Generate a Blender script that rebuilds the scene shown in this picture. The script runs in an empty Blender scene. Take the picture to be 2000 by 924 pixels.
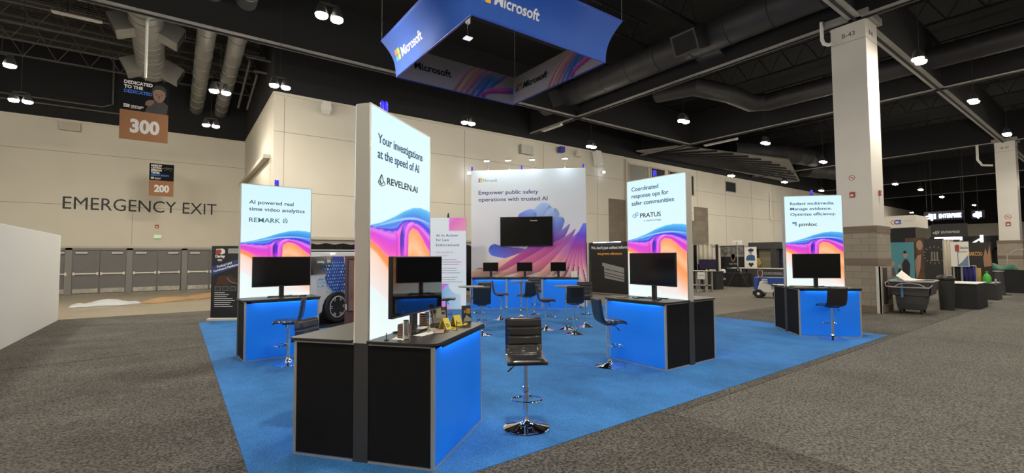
import bpy, math, random
import numpy as np
from mathutils import Vector, Matrix

scene = bpy.context.scene
COL = scene.collection
R = math.radians
random.seed(4)

# ------------------------------------------------------------------ camera, world, exposure
YAW = R(36.19)                      # the hall's own axes are X and Y
cam_data = bpy.data.cameras.new('camera')
cam_data.sensor_width = 36.0
cam_data.lens = 36.0 * 892.2 / 2000.0
cam_data.clip_end = 400
cam = bpy.data.objects.new('camera', cam_data)
COL.objects.link(cam)
pitch, roll = 0.0444, 0.0059
fw = Vector((math.sin(YAW) * math.cos(pitch), math.cos(YAW) * math.cos(pitch), math.sin(pitch)))
rt = Vector((math.cos(YAW), -math.sin(YAW), 0))
up = rt.cross(fw)
rt2 = rt * math.cos(roll) - up * math.sin(roll)
up2 = rt * math.sin(roll) + up * math.cos(roll)
cam.matrix_world = Matrix(((rt2.x, up2.x, -fw.x, 0), (rt2.y, up2.y, -fw.y, 0), (rt2.z, up2.z, -fw.z, 1.75), (0, 0, 0, 1)))
scene.camera = cam

world = bpy.data.worlds.new('world')
scene.world = world
world.use_nodes = True
world.node_tree.nodes['Background'].inputs[0].default_value = (0.5, 0.48, 0.45, 1)
world.node_tree.nodes['Background'].inputs[1].default_value = 0.25

scene.view_settings.view_transform = 'Standard'
scene.view_settings.look = 'None'
scene.view_settings.gamma = 1
scene.view_settings.use_curve_mapping = False
scene.view_settings.exposure = 0.0
scene.cycles.use_denoising = True
scene.cycles.max_bounces = 7
scene.cycles.sample_clamp_indirect = 6

LAMP = 560.0          # radiance of each high bay lens

# ------------------------------------------------------------------ materials
MATS = {}
def mat(name, col, rough=0.6, metal=0.0, emit=0.0, noise=0.0, nscale=8.0, bump=0.0, coat=0.0, emit_col=None, spec=0.5):
    if name in MATS:
        return MATS[name]
    m = bpy.data.materials.new(name)
    m.use_nodes = True
    nt = m.node_tree
    b = nt.nodes['Principled BSDF']
    b.inputs['Base Color'].default_value = (*col, 1)
    b.inputs['Roughness'].default_value = rough
    b.inputs['Metallic'].default_value = metal
    b.inputs['Coat Weight'].default_value = coat
    b.inputs['Specular IOR Level'].default_value = spec
    if emit:
        b.inputs['Emission Color'].default_value = (*(emit_col or col), 1)
        b.inputs['Emission Strength'].default_value = emit
    if noise or bump:
        tc = nt.nodes.new('ShaderNodeTexCoord')
        nz = nt.nodes.new('ShaderNodeTexNoise')
        nz.inputs['Scale'].default_value = nscale
        nz.inputs['Detail'].default_value = 5
        nt.links.new(tc.outputs['Object'], nz.inputs['Vector'])
        if noise:
            mx = nt.nodes.new('ShaderNodeMapRange')
            mx.inputs[1].default_value = 0.3; mx.inputs[2].default_value = 0.7
            mx.inputs[3].default_value = 1 - noise; mx.inputs[4].default_value = 1 + noise
            nt.links.new(nz.outputs['Fac'], mx.inputs[0])
            mul = nt.nodes.new('ShaderNodeVectorMath'); mul.operation = 'SCALE'
            mul.inputs[0].default_value = col
            nt.links.new(mx.outputs[0], mul.inputs['Scale'])
            nt.links.new(mul.outputs[0], b.inputs['Base Color'])
        if bump:
            bp = nt.nodes.new('ShaderNodeBump')
            bp.inputs['Strength'].default_value = bump
            bp.inputs['Distance'].default_value = 0.02
            nt.links.new(nz.outputs['Fac'], bp.inputs['Height'])
            nt.links.new(bp.outputs['Normal'], b.inputs['Normal'])
    MATS[name] = m
    return m

def carpet_mat(name, c0, c1, fine=220.0, broad=0.9, amt=0.25, bump=0.35, rough=0.95, streak=1.0):
    """woven carpet: fine speckle between two yarn colours and broad worn patches"""
    m = bpy.data.materials.new(name); m.use_nodes = True
    nt = m.node_tree; b = nt.nodes['Principled BSDF']
    b.inputs['Roughness'].default_value = rough
    b.inputs['Specular IOR Level'].default_value = 0.15
    tc = nt.nodes.new('ShaderNodeTexCoord')
    def noise(scale, detail, vec=None):
        n = nt.nodes.new('ShaderNodeTexNoise'); n.inputs['Scale'].default_value = scale; n.inputs['Detail'].default_value = detail
        n.inputs['Roughness'].default_value = 0.7
        nt.links.new(vec or tc.outputs['Object'], n.inputs['Vector']); return n
    a = noise(fine, 3)
    ramp = nt.nodes.new('ShaderNodeValToRGB')
    ramp.color_ramp.elements[0].position = 0.38; ramp.color_ramp.elements[0].color = (*c0, 1)
    ramp.color_ramp.elements[1].position = 0.66; ramp.color_ramp.elements[1].color = (*c1, 1)
    nt.links.new(a.outputs['Fac'], ramp.inputs['Fac'])
    mp = nt.nodes.new('ShaderNodeMapping'); mp.inputs['Scale'].default_value = (1, streak, 1)
    nt.links.new(tc.outputs['Object'], mp.inputs['Vector'])
    c = noise(broad, 6, mp.outputs['Vector'])
    mr = nt.nodes.new('ShaderNodeMapRange')
    mr.inputs[1].default_value = 0.3; mr.inputs[2].default_value = 0.7; mr.inputs[3].default_value = 1 - amt; mr.inputs[4].default_value = 1 + amt
    nt.links.new(c.outputs['Fac'], mr.inputs[0])
    sc = nt.nodes.new('ShaderNodeVectorMath'); sc.operation = 'SCALE'
    nt.links.new(ramp.outputs['Color'], sc.inputs[0]); nt.links.new(mr.outputs[0], sc.inputs['Scale'])
    nt.links.new(sc.outputs[0], b.inputs['Base Color'])
    bp = nt.nodes.new('ShaderNodeBump'); bp.inputs['Strength'].default_value = bump; bp.inputs['Distance'].default_value = 0.01
    nt.links.new(a.outputs['Fac'], bp.inputs['Height']); nt.links.new(bp.outputs['Normal'], b.inputs['Normal'])
    MATS[name] = m
    return m

def block_mat(name, c0, c1, mortar, bw=0.4, bh=0.2):
    """split-face masonry laid in running bond; read in the wall's own metres"""
    m = bpy.data.materials.new(name); m.use_nodes = True
    nt = m.node_tree; b = nt.nodes['Principled BSDF']; b.inputs['Roughness'].default_value = 0.9
    tc = nt.nodes.new('ShaderNodeTexCoord'); sp = nt.nodes.new('ShaderNodeSeparateXYZ'); cb = nt.nodes.new('ShaderNodeCombineXYZ')
    nt.links.new(tc.outputs['Object'], sp.inputs[0])
    ad = nt.nodes.new('ShaderNodeMath'); ad.operation = 'ADD'
    nt.links.new(sp.outputs[0], ad.inputs[0]); nt.links.new(sp.outputs[1], ad.inputs[1])
    nt.links.new(ad.outputs[0], cb.inputs[0]); nt.links.new(sp.outputs[2], cb.inputs[1])
    br = nt.nodes.new('ShaderNodeTexBrick')
    br.inputs['Color1'].default_value = (*c0, 1); br.inputs['Color2'].default_value = (*c1, 1); br.inputs['Mortar'].default_value = (*mortar, 1)
    br.inputs['Scale'].default_value = 1; br.inputs['Mortar Size'].default_value = 0.006
    br.inputs['Brick Width'].default_value = bw; br.inputs['Row Height'].default_value = bh
    nt.links.new(cb.outputs[0], br.inputs['Vector'])
    nt.links.new(br.outputs['Color'], b.inputs['Base Color'])
    nz = nt.nodes.new('ShaderNodeTexNoise'); nz.inputs['Scale'].default_value = 40
    nt.links.new(tc.outputs['Object'], nz.inputs['Vector'])
    bp = nt.nodes.new('ShaderNodeBump'); bp.inputs['Strength'].default_value = 0.4; bp.inputs['Distance'].default_value = 0.01
    nt.links.new(nz.outputs['Fac'], bp.inputs['Height']); nt.links.new(bp.outputs['Normal'], b.inputs['Normal'])
    MATS[name] = m
    return m

def print_mat(name, emit=0.0, rough=0.5):
    """a printed graphic: the ink colours are stored per point of the sheet"""
    m = bpy.data.materials.new(name); m.use_nodes = True
    nt = m.node_tree; b = nt.nodes['Principled BSDF']; b.inputs['Roughness'].default_value = rough
    at = nt.nodes.new('ShaderNodeAttribute'); at.attribute_name = 'ink'
    nt.links.new(at.outputs['Color'], b.inputs['Base Color'])
    if emit:
        nt.links.new(at.outputs['Color'], b.inputs['Emission Color'])
        b.inputs['Emission Strength'].default_value = emit
        b.inputs['Base Color'].default_value = (0, 0, 0, 1)
        dk = nt.nodes.new('ShaderNodeVectorMath'); dk.operation = 'SCALE'; dk.inputs['Scale'].default_value = 0.12
        nt.links.new(at.outputs['Color'], dk.inputs[0]); nt.links.new(dk.outputs[0], b.inputs['Base Color'])
    MATS[name] = m
    return m

# ------------------------------------------------------------------ mesh builder
def frame(ax):
    ax = ax.normalized()
    t = Vector((0, 0, 1)) if abs(ax.z) < 0.9 else Vector((1, 0, 0))
    a = ax.cross(t).normalized()
    return a, ax.cross(a).normalized()

class MB:
    def __init__(s):
        s.v = []; s.f = []; s.m = []
    def add(s, vs, fs, mi=0):
        o = len(s.v)
        s.v += [tuple(v) for v in vs]
        s.f += [tuple(i + o for i in f) for f in fs]
        s.m += [mi] * len(fs)
        return s
    def box(s, x0, x1, y0, y1, z0, z1, mi=0, M=None):
        vs = [Vector((x, y, z)) for z in (z0, z1) for y in (y0, y1) for x in (x0, x1)]
        if M: vs = [M @ v for v in vs]
        return s.add(vs, [(0, 2, 3, 1), (4, 5, 7, 6), (0, 1, 5, 4), (1, 3, 7, 5), (3, 2, 6, 7), (2, 0, 4, 6)], mi)
    def cyl(s, p0, p1, r0, r1=None, n=16, mi=0, caps=True):
        p0, p1 = Vector(p0), Vector(p1); r1 = r0 if r1 is None else r1
        a, b = frame(p1 - p0)
        vs = []
        for p, r in ((p0, r0), (p1, r1)):
            for i in range(n):
                t = 2 * math.pi * i / n
                vs.append(p + (a * math.cos(t) + b * math.sin(t)) * r)
        fs = [(i, (i + 1) % n, n + (i + 1) % n, n + i) for i in range(n)]
        if caps: fs += [tuple(range(n))[::-1], tuple(range(n, 2 * n))]
        return s.add(vs, fs, mi)
    def lathe(s, prof, n=28, loc=(0, 0, 0), mi=0):
        lx, ly, lz = loc; vs = []
        for r, z in prof:
            for i in range(n):
                t = 2 * math.pi * i / n
                vs.append((lx + r * math.cos(t), ly + r * math.sin(t), lz + z))
        fs = []
        for k in range(len(prof) - 1):
            for i in range(n):
                j = (i + 1) % n
                fs.append((k * n + i, k * n + j, (k + 1) * n + j, (k + 1) * n + i))
        fs += [tuple(range(n))[::-1], tuple(range((len(prof) - 1) * n, len(prof) * n))]
        return s.add(vs, fs, mi)
    def tube(s, pts, r, n=8, mi=0, closed=False):
        pts = [Vector(p) for p in pts]; m = len(pts); vs = []
        a = None
        for i, p in enumerate(pts):
            if closed: d = pts[(i + 1) % m] - pts[i - 1]
            else: d = pts[min(i + 1, m - 1)] - pts[max(i - 1, 0)]
            d = d.normalized()
            if a is None: a, b = frame(d)
            else:
                a = (a - d * a.dot(d)).normalized(); b = d.cross(a)
            rr = r[i] if isinstance(r, (list, tuple)) else r
            for k in range(n):
                t = 2 * math.pi * k / n
                vs.append(p + (a * math.cos(t) + b * math.sin(t)) * rr)
        fs = []
        for i in range(m if closed else m - 1):
            for k in range(n):
                l = (k + 1) % n; j = (i + 1) % m
                fs.append((i * n + k, i * n + l, j * n + l, j * n + k))
        if not closed: fs += [tuple(range(n))[::-1], tuple(range((m - 1) * n, m * n))]
        return s.add(vs, fs, mi)
    def prism(s, poly, h0, h1, axis='z', mi=0, M=None):
        n = len(poly); vs = []
        for h in (h0, h1):
            for a, b in poly:
                v = Vector((a, b, h)) if axis == 'z' else (Vector((a, h, b)) if axis == 'y' else Vector((h, a, b)))
                vs.append(M @ v if M else v)
        fs = [(i, (i + 1) % n, n + (i + 1) % n, n + i) for i in range(n)] + [tuple(range(n))[::-1], tuple(range(n, 2 * n))]
        return s.add(vs, fs, mi)
    def loft(s, loops, mi=0, caps=True):
        n = len(loops[0]); vs = [p for l in loops for p in l]
        fs = [(k * n + i, k * n + (i + 1) % n, (k + 1) * n + (i + 1) % n, (k + 1) * n + i) for k in range(len(loops) - 1) for i in range(n)]
        if caps: fs += [tuple(range(n))[::-1], tuple(range((len(loops) - 1) * n, len(loops) * n))]
        return s.add(vs, fs, mi)
    def build(s, name, mats, parent=None, smooth=False, bevel=0, seg=2, loc=None, rz=0, M=None):
        me = bpy.data.meshes.new(name)
        vs = [M @ Vector(v) for v in s.v] if M else s.v
        me.from_pydata([tuple(v) for v in vs], [], s.f)
        for m in (mats if isinstance(mats, (list, tuple)) else [mats]): me.materials.append(m)
        if any(s.m): me.polygons.foreach_set('material_index', s.m)
        me.update()
        import bmesh
        bm = bmesh.new(); bm.from_mesh(me); bmesh.ops.recalc_face_normals(bm, faces=bm.faces); bm.to_mesh(me); bm.free()
        if smooth:
            me.polygons.foreach_set('use_smooth', [True] * len(me.polygons))
            me.set_sharp_from_angle(angle=R(38))
        o = bpy.data.objects.new(name, me); COL.objects.link(o)
        if parent: o.parent = parent
        if loc: o.location = loc
        if rz: o.rotation_euler.z = rz
        if bevel:
            b = o.modifiers.new('bevel', 'BEVEL'); b.width = bevel; b.segments = seg; b.limit_method = 'ANGLE'; b.angle_limit = R(40)
        return o

def tag(o, label=None, cat=None, group=None, kind=None):
    if label: o['label'] = label
    if cat: o['category'] = cat
    if group: o['group'] = group
    if kind: o['kind'] = kind
    return o
def thing(name, label, cat, loc=(0, 0, 0), rz=0, group=None):
    o = bpy.data.objects.new(name, None); COL.objects.link(o)
    o.location = loc; o.rotation_euler = (0, 0, rz); o.empty_display_size = 0.1
    return tag(o, label, cat, group)
def struct(o): o['kind'] = 'structure'; return o
def copy_tree(o, parent=None):
    kids = list(o.children)
    c = o.copy(); COL.objects.link(c)
    if parent: c.parent = parent
    for k in kids: copy_tree(k, c)
    return c
def dup(root, loc, rz, label, group=None):
    c = copy_tree(root); c.location = loc; c.rotation_euler = (0, 0, rz); c['label'] = label
    if group: c['group'] = group
    return c

# lettering -------------------------------------------------------
_tc = {}
def glyphs(body, bold=0.0, shear=0.0, spacing=1.0):
    key = (body, bold, shear, spacing)
    if key in _tc: return _tc[key]
    cu = bpy.data.curves.new('t', 'FONT'); cu.body = body; cu.size = 1; cu.extrude = 0.5; cu.offset = bold; cu.shear = shear
    cu.resolution_u = 3; cu.space_character = spacing
    o = bpy.data.objects.new('t', cu); COL.objects.link(o)
    dg = bpy.context.evaluated_depsgraph_get(); dg.update()
    me = bpy.data.meshes.new_from_object(o.evaluated_get(dg))
    vs = [tuple(v.co) for v in me.vertices]; fs = [tuple(p.vertices) for p in me.polygons]
    bpy.data.objects.remove(o); bpy.data.curves.remove(cu); bpy.data.meshes.remove(me)
    _tc[key] = (vs, fs); return vs, fs
CAP = max(v[1] for v in glyphs('H')[0])
def letters(name, lines, m, parent=None, y=0.0, M=None, th=0.003, bold=0.0, shear=0.0, spacing=1.0):
    """lines: (text, x, z, width, capital height); letters stand in the local XZ plane facing -Y"""
    mb = MB()
    for body, x0, z0, w, cap in lines:
        vs, fs = glyphs(body, bold, shear, spacing)
        xa = min(v[0] for v in vs); xb = max(v[0] for v in vs); sx = w / (xb - xa); sz = cap / CAP
        mb.add([Vector(((v[0] - xa) * sx + x0, y - v[2] * th, v[1] * sz + z0)) for v in vs], fs)
    return mb.build(name, m, parent, M=M)

# printed graphics ------------------------------------------------
def sheet(name, w, z0, z1, fn, m, parent=None, nx=100, nz=200, y=0.0, th=0.004, M=None, x0=0.0, curve=None):
    """a printed sheet w wide, standing in the local XZ plane, facing -Y, with real thickness"""
    us = np.linspace(0, 1, nx + 1); zs = np.linspace(0, 1, nz + 1)
    U, V = np.meshgrid(us * w, z0 + zs * (z1 - z0))
    col = np.clip(fn(U, V), 0, 1)
    col = np.concatenate([col, np.ones(col.shape[:2] + (1,))], 2).reshape(-1, 4)
    X = (U + x0).ravel(); Z = V.ravel()
    Y = np.full_like(X, y) if curve is None else y + curve(U, V).ravel()
    n = len(X)
    front = np.stack([X, Y, Z], 1); back = np.stack([X, Y + th, Z], 1)
    W = nx + 1
    i, j = np.meshgrid(np.arange(nx), np.arange(nz)); a = (j * W + i).ravel()
    F = np.stack([a, a + 1, a + W + 1, a + W], 1); B = np.stack([a + n, a + W + n, a + W + 1 + n, a + 1 + n], 1)
    rim = [k for k in range(W)] + [j * W + nx for j in range(1, nz + 1)] + [nz * W + k for k in range(nx - 1, -1, -1)] + [j * W for j in range(nz - 1, 0, -1)]
    S = [(rim[(k + 1) % len(rim)], rim[k], rim[k] + n, rim[(k + 1) % len(rim)] + n) for k in range(len(rim))]
    verts = np.concatenate([front, back]); faces = np.concatenate([F, B, np.array(S)])
    if M is not None:
        A = np.array(M); verts = verts @ A[:3, :3].T + A[:3, 3]
    me = bpy.data.meshes.new(name)
    me.vertices.add(len(verts)); me.vertices.foreach_set('co', verts.astype(np.float32).ravel())
    me.loops.add(len(faces) * 4); me.loops.foreach_set('vertex_index', faces.astype(np.int32).ravel())
    me.polygons.add(len(faces)); me.polygons.foreach_set('loop_start', np.arange(0, len(faces) * 4, 4, dtype=np.int32))
    me.update(calc_edges=True)
    at = me.color_attributes.new('ink', 'FLOAT_COLOR', 'POINT')
    at.data.foreach_set('color', np.concatenate([col, col]).astype(np.float32).ravel())
    me.materials.append(m); me.validate()
    o = bpy.data.objects.new(name, me); COL.objects.link(o)
    if parent: o.parent = parent
    return o
def lin(*c):
    c = np.array(c, float) / 255.0
    return np.where(c <= 0.04045, c / 12.92, ((c + 0.055) / 1.055) ** 2.4)
def ss(x): x = np.clip(x, 0, 1); return x * x * (3 - 2 * x)
def mixc(img, c, a): return img * (1 - a[..., None]) + c * a[..., None]
def ramp(t, stops):
    ts = [s[0] for s in stops]
    return np.stack([np.interp(t, ts, [s[1][k] for s in stops]) for k in range(3)], -1)
def bez(P, n=40):
    P = np.array(P, float); t = np.linspace(0, 1, n)[:, None]
    if len(P) == 3: return (1 - t) ** 2 * P[0] + 2 * t * (1 - t) * P[1] + t * t * P[2]
    return (1 - t) ** 3 * P[0] + 3 * t * (1 - t) ** 2 * P[1] + 3 * t * t * (1 - t) * P[2] + t ** 3 * P[3]
def stroke(img, U, Z, P, wid, cols, edge=0.01, shade=0.25, alpha=1.0):
    C = bez(P); n = len(C); best = np.full(U.shape, 1e9); bt = np.zeros(U.shape); side = np.zeros(U.shape)
    for k in range(n - 1):
        d = C[k + 1] - C[k]; L = d @ d + 1e-12
        t = np.clip(((U - C[k, 0]) * d[0] + (Z - C[k, 1]) * d[1]) / L, 0, 1)
        ex = U - C[k, 0] - t * d[0]; ez = Z - C[k, 1] - t * d[1]; D = np.hypot(ex, ez)
        m = D < best; best = np.where(m, D, best); bt = np.where(m, (k + t) / (n - 1), bt)
        side = np.where(m, np.sign(d[0] * ez - d[1] * ex), side)
    w = np.interp(bt, np.linspace(0, 1, len(wid)), wid)
    a = ss((w - best) / edge + 0.5) * alpha
    c = ramp(bt, cols) * (1 + shade * side * best / (w + 1e-6))[..., None]
    return mixc(img, c, a)

def kiosk_art(U, Z):
    f = lambda xs, ys: np.interp(U, xs, ys)
    e = 0.007
    img = ramp(Z, [(0, lin(246, 255, 254)), (1.3, lin(240, 255, 254)), (2.0, lin(222, 247, 251)), (3.09, lin(208, 243, 251))])
    top = f([0, .2, .4, .6, .8, .95, 1.1, 1.22], [2.02, 2.06, 2.12, 2.195, 2.25, 2.265, 2.258, 2.235])
    mag = f([0, .12, .25, .38, .46, .52, .58, .66, .8, .93, 1.05, 1.22], [2.005, 1.995, 1.985, 1.978, 1.985, 2.03, 2.07, 2.09, 2.10, 2.085, 2.05, 1.98])
    low = f([0, .12, .25, .35, .45, .57, .68], [1.90, 1.85, 1.78, 1.74, 1.735, 1.755, 1.78])
    ora = f([0, .12, .25, .35, .45, .57, .68, .8, 1.0, 1.22], [1.82, 1.76, 1.66, 1.58, 1.51, 1.43, 1.38, 1.33, 1.25, 1.15])
    pea = f([0, .18, .35, .6, .9, 1.22], [1.50, 1.40, 1.29, 1.17, 1.10, 1.05])
    # pale peach sweep, then the orange band
    img = mixc(img, ramp((Z - pea) / (ora - pea + 1e-6), [(0, lin(250, 240, 238)), (0.5, lin(252, 230, 222)), (1, lin(255, 214, 190))]), ss((Z - pea) / .02) * ss((ora + .01 - Z) / .02))
    img = mixc(img, ramp((Z - ora) / (low - ora + 1e-6), [(0, lin(255, 205, 175)), (0.35, lin(255, 150, 80)), (0.8, lin(255, 140, 90)), (1, lin(252, 120, 150))]), ss((Z - ora) / e + .5) * ss((low - Z) / e + .5))
    # blue crest
    tb = (Z - mag) / (top - mag + 1e-6)
    img = mixc(img, ramp(tb, [(0, lin(70, 30, 215)), (.22, lin(60, 70, 225)), (.3, lin(110, 150, 250)), (.42, lin(60, 120, 225)), (.75, lin(55, 165, 235)), (1, lin(95, 195, 245))]), ss((top - Z) / e + .5) * ss((Z - mag) / e + .5))
    img = stroke(img, U, Z, [(0.05, 2.01), (.5, 2.09), (.75, 2.2), (1.22, 2.10)], [.002, .01, .012, .006], [(0, lin(170, 200, 255)), (1, lin(140, 200, 250))], shade=0)
    # magenta ribbon
    tm = np.clip((Z - low) / (mag - low + 1e-6), 0, 1)
    m1 = ramp(tm, [(0, lin(245, 100, 190)), (.3, lin(232, 70, 200)), (.65, lin(214, 60, 220)), (.9, lin(235, 120, 235)), (1, lin(170, 60, 230))])
    img = mixc(img, m1, ss((mag - Z) / e + .5) * ss((Z - low) / e + .5) * ss((.72 - U) / .02))
    # right arch: magenta outside, orange heart fading to peach
    arch_in = f([.60, .68, .70, .78, .9, 1.0, 1.1, 1.22], [1.2, 1.55, 1.97, 2.035, 2.01, 1.94, 1.85, 1.76])
    ta = np.clip((Z - arch_in) / (mag - arch_in + 1e-6), 0, 1)
    img = mixc(img, ramp(ta, [(0, lin(250, 150, 200)), (.15, lin(232, 60, 190)), (.55, lin(205, 50, 215)), (.8, lin(235, 130, 240)), (1, lin(130, 50, 225))]), ss((mag - Z) / e + .5) * ss((Z - arch_in) / e + .5) * ss((U - .6) / .02))
    dd = arch_in - Z
    img = mixc(img, ramp(dd + (1.22 - U) * .12, [(0, lin(255, 150, 90)), (.1, lin(255, 165, 110)), (.22, lin(255, 196, 150)), (.36, lin(255, 160, 95)), (.55, lin(255, 190, 150)), (.8, lin(252, 238, 232)), (1.2, lin(246, 252, 250))]), ss((U - .685) / .015) * ss(dd / e + .5) * ss((Z - 0.95) / .3))
    # the fold
    img = stroke(img, U, Z, [(.60, 2.035), (.565, 1.97), (.57, 1.88), (.575, 1.785)], [.028, .042, .044, .040], [(0, lin(150, 70, 235)), (.3, lin(70, 25, 190)), (.75, lin(90, 25, 195)), (1, lin(170, 50, 210))], shade=.5)
    img = stroke(img, U, Z, [(.76, 2.075), (.635, 2.05), (.66, 1.90), (.65, 1.785)], [.022, .034, .036, .034], [(0, lin(240, 130, 235)), (.5, lin(225, 90, 225)), (1, lin(235, 90, 200))], shade=-.3)
    img = stroke(img, U, Z, [(.40, 1.975), (.52, 1.99), (.485, 1.88), (.485, 1.785)], [.008, .030, .034, .03], [(0, lin(225, 90, 225)), (1, lin(225, 70, 205))], shade=.3)
    return img

def wall_art(U, Z):
    k = 1 / 170.0
    q = lambda x, y: ((x - 277) * k, 4.83 - (y - 75) * k)
    Q = lambda *p: [q(*a) for a in p]
    img = ramp(Z, [(0, lin(226, 224, 232)), (2.5, lin(224, 224, 236)), (4.83, lin(226, 236, 242))])
    blue, lb, pur, mag, pin, pea = lin(88, 100, 215), lin(160, 186, 240), lin(112, 80, 190), lin(170, 70, 150), lin(205, 110, 150), lin(226, 180, 170)
    S = lambda P, w, c, **kw: stroke(img, U, Z, Q(*P), [x * k for x in w], c, **kw)
    img = S([(600, 520), (640, 420), (720, 330)], [20, 60, 50], [(0, lin(120, 130, 220)), (1, lb)])
    img = S([(560, 420), (600, 370), (640, 350)], [20, 45, 35], [(0, blue), (1, lin(130, 160, 235))])
    img = S([(650, 520), (740, 440), (770, 350)], [30, 55, 40], [(0, pur), (.5, lin(130, 140, 225)), (1, lb)])
    img = S([(560, 620), (760, 500), (815, 390)], [20, 50, 26], [(0, mag), (.5, pur), (1, lin(120, 150, 235))])
    img = S([(700, 560), (560, 600), (420, 560)], [10, 34, 36], [(0, lin(190, 130, 190)), (.5, lin(130, 90, 190)), (1, lin(80, 110, 225))])
    img = S([(300, 710), (420, 660), (600, 640), (880, 560)], [28, 40, 60, 70], [(0, lin(228, 190, 180)), (.5, pea), (1, lin(230, 190, 180))])
    img = S([(430, 690), (560, 610), (780, 560), (868, 412)], [6, 34, 50, 4], [(0, pin), (.4, mag), (.75, lin(120, 70, 175)), (1, lin(140, 130, 220))])
    img = S([(440, 720), (600, 640), (800, 600), (902, 440)], [8, 34, 48, 3], [(0, pea), (.3, pin), (.7, lin(175, 75, 150)), (1, lin(150, 110, 200))])
    img = S([(520, 730), (690, 660), (840, 600), (930, 450)], [10, 32, 42, 4], [(0, pea), (.4, pin), (.8, lin(165, 80, 165)), (1, lin(130, 110, 215))])
    img = S([(650, 740), (760, 680), (860, 600), (950, 430)], [12, 30, 36, 8], [(0, lin(232, 195, 180)), (.5, lin(215, 140, 160)), (.8, lin(150, 85, 185)), (1, blue)])
    for i, (ex, ey) in enumerate(((770, 700), (812, 735), (858, 740), (905, 740), (950, 745), (985, 740))):
        mx = 880 + i * 16
        img = S([(ex, ey), (mx - 20, 640), (mx, 560), (955 + i * 3, 415)], [14, 17, 15, 10], [(0, lin(236, 200, 195)), (.35, lin(205, 120, 160)), (.65, lin(150, 60, 150)), (.85, lin(100, 70, 200)), (1, lin(95, 115, 225))], shade=.5)
        img = S([(ex + 9, ey), (mx - 10, 640), (mx + 8, 560), (962 + i * 3, 420)], [2, 3, 2, 1], [(0, lin(120, 40, 90)), (1, lin(50, 40, 150))], shade=0)
    return img

def action_art(U, Z):
    img = ramp(Z, [(0, lin(235, 240, 250)), (1.5, lin(236, 238, 252)), (3.06, lin(240, 248, 250))])
    m = ss((U - .62) / .05) * ss((Z - 2.58) / .06)
    img = mixc(img, ramp(U + (3.06 - Z), [(.6, lin(225, 170, 240)), (.95, lin(250, 120, 215)), (1.4, lin(250, 160, 200))]), m)
    img = mixc(img, ramp(U, [(0, lin(60, 90, 210)), (.5, lin(150, 195, 240)), (1.1, lin(205, 230, 245))]), ss((.82 - Z) / .02) * ss((1.05 - U) / .02))
    img = mixc(img, np.zeros_like(img) + lin(226, 240, 248), ss((.42 - np.hypot(U - 1.02, Z - .92)) / .012))
    for i in range(5):
        o = i * .045
        img = stroke(img, U, Z, [(.62 - o, .84), (.25 - o * .6, .7), (.25 - o, .3), (.75 - o, 0.0)], [.02, .03, .035, .02], [(0, lin(205, 110, 225)), (.5, lin(190, 90, 220)), (1, lin(240, 150, 220))], shade=.5)
    return img

def sign_art(U, V):
    img = ramp(V, [(0, lin(205, 198, 210)), (1, lin(212, 206, 206))])
    pts = lambda P: P
    for i, c in enumerate(((190, 150, 165), (215, 165, 160), (190, 125, 150), (120, 120, 195), (60, 110, 210), (60, 130, 220))):
        x = 2.35 + i * .22
        img = stroke(img, U, V, [(x - .55, -.1), (x - .3, .35), (x + .1, .7), (x + .55, 1.15)], [.05, .09, .12, .07], [(0, lin(*c)), (.6, lin(*[min(255, q + 30) for q in c])), (1, lin(225, 190, 190))], shade=.6)
    img = stroke(img, U, V, [(2.9, .05), (3.4, .4), (3.9, .35), (4.4, .5)], [.05, .1, .12, .1], [(0, lin(200, 80, 190)), (.5, lin(225, 110, 190)), (1, lin(70, 110, 215))], shade=.6)
    return img

# shared materials
cream = mat('cream_wall_paint', (0.57, 0.54, 0.47), 0.75, noise=0.03, nscale=0.6)
joint = mat('wall_joint', (0.30, 0.27, 0.23), 0.9)
black_ceiling = mat('black_ceiling_paint', (0.007, 0.007, 0.009), 0.85, noise=0.2, nscale=2)
black_wall = mat('black_wall_paint', (0.007, 0.007, 0.009), 0.85)
steel_grey = mat('grey_painted_steel', (0.30, 0.29, 0.275), 0.5, noise=0.12, nscale=3)
joist_grey = mat('joist_paint', (0.085, 0.082, 0.078), 0.6)
duct_grey = mat('galvanised_duct', (0.20, 0.195, 0.185), 0.45, metal=0.25, noise=0.1, nscale=2)
duct_dark = mat('dark_painted_duct', (0.030, 0.029, 0.033), 0.55, noise=0.15, nscale=2)
silver = mat('silver_trim', (0.48, 0.47, 0.46), 0.35, metal=0.6)
chrome = mat('chrome', (0.86, 0.86, 0.88), 0.06, metal=1.0)
vinyl = mat('black_vinyl', (0.011, 0.011, 0.013), 0.33, coat=0.35, bump=0.06, nscale=60)
black_fabric = mat('black_fabric_panel', (0.006, 0.006, 0.0075), 0.85, noise=0.15, nscale=12, spec=0.2)
grey_panel = mat('charcoal_panel', (0.030, 0.029, 0.031), 0.6)
laminate = mat('black_laminate', (0.018, 0.017, 0.017), 0.38, noise=0.1, nscale=14)
screen = mat('black_glass_screen', (0.004, 0.004, 0.005), 0.14, spec=0.3)
gloss_screen = mat('glossy_glass_screen', (0.004, 0.004, 0.005), 0.03, spec=0.9)
bezel = mat('black_plastic', (0.009, 0.009, 0.010), 0.4)
offwhite = mat('light_grey_frame', (0.47, 0.45, 0.42), 0.5)
blue_panel = mat('backlit_blue_panel', (0.0, 0.17, 0.68), 0.5, emit=0.30, emit_col=(0.0, 0.115, 0.74))
led = mat('led_strip', (0.3, 0.6, 1.0), 0.4, emit=45.0, emit_col=(0.15, 0.55, 1.0))
white = mat('white_plastic', (0.72, 0.72, 0.70), 0.4)
paper = mat('white_paper', (0.75, 0.74, 0.70), 0.7)
kiosk_print = print_mat('backlit_wave_print', emit=0.94)
action_print = print_mat('backlit_soft_print', emit=0.62)
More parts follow.
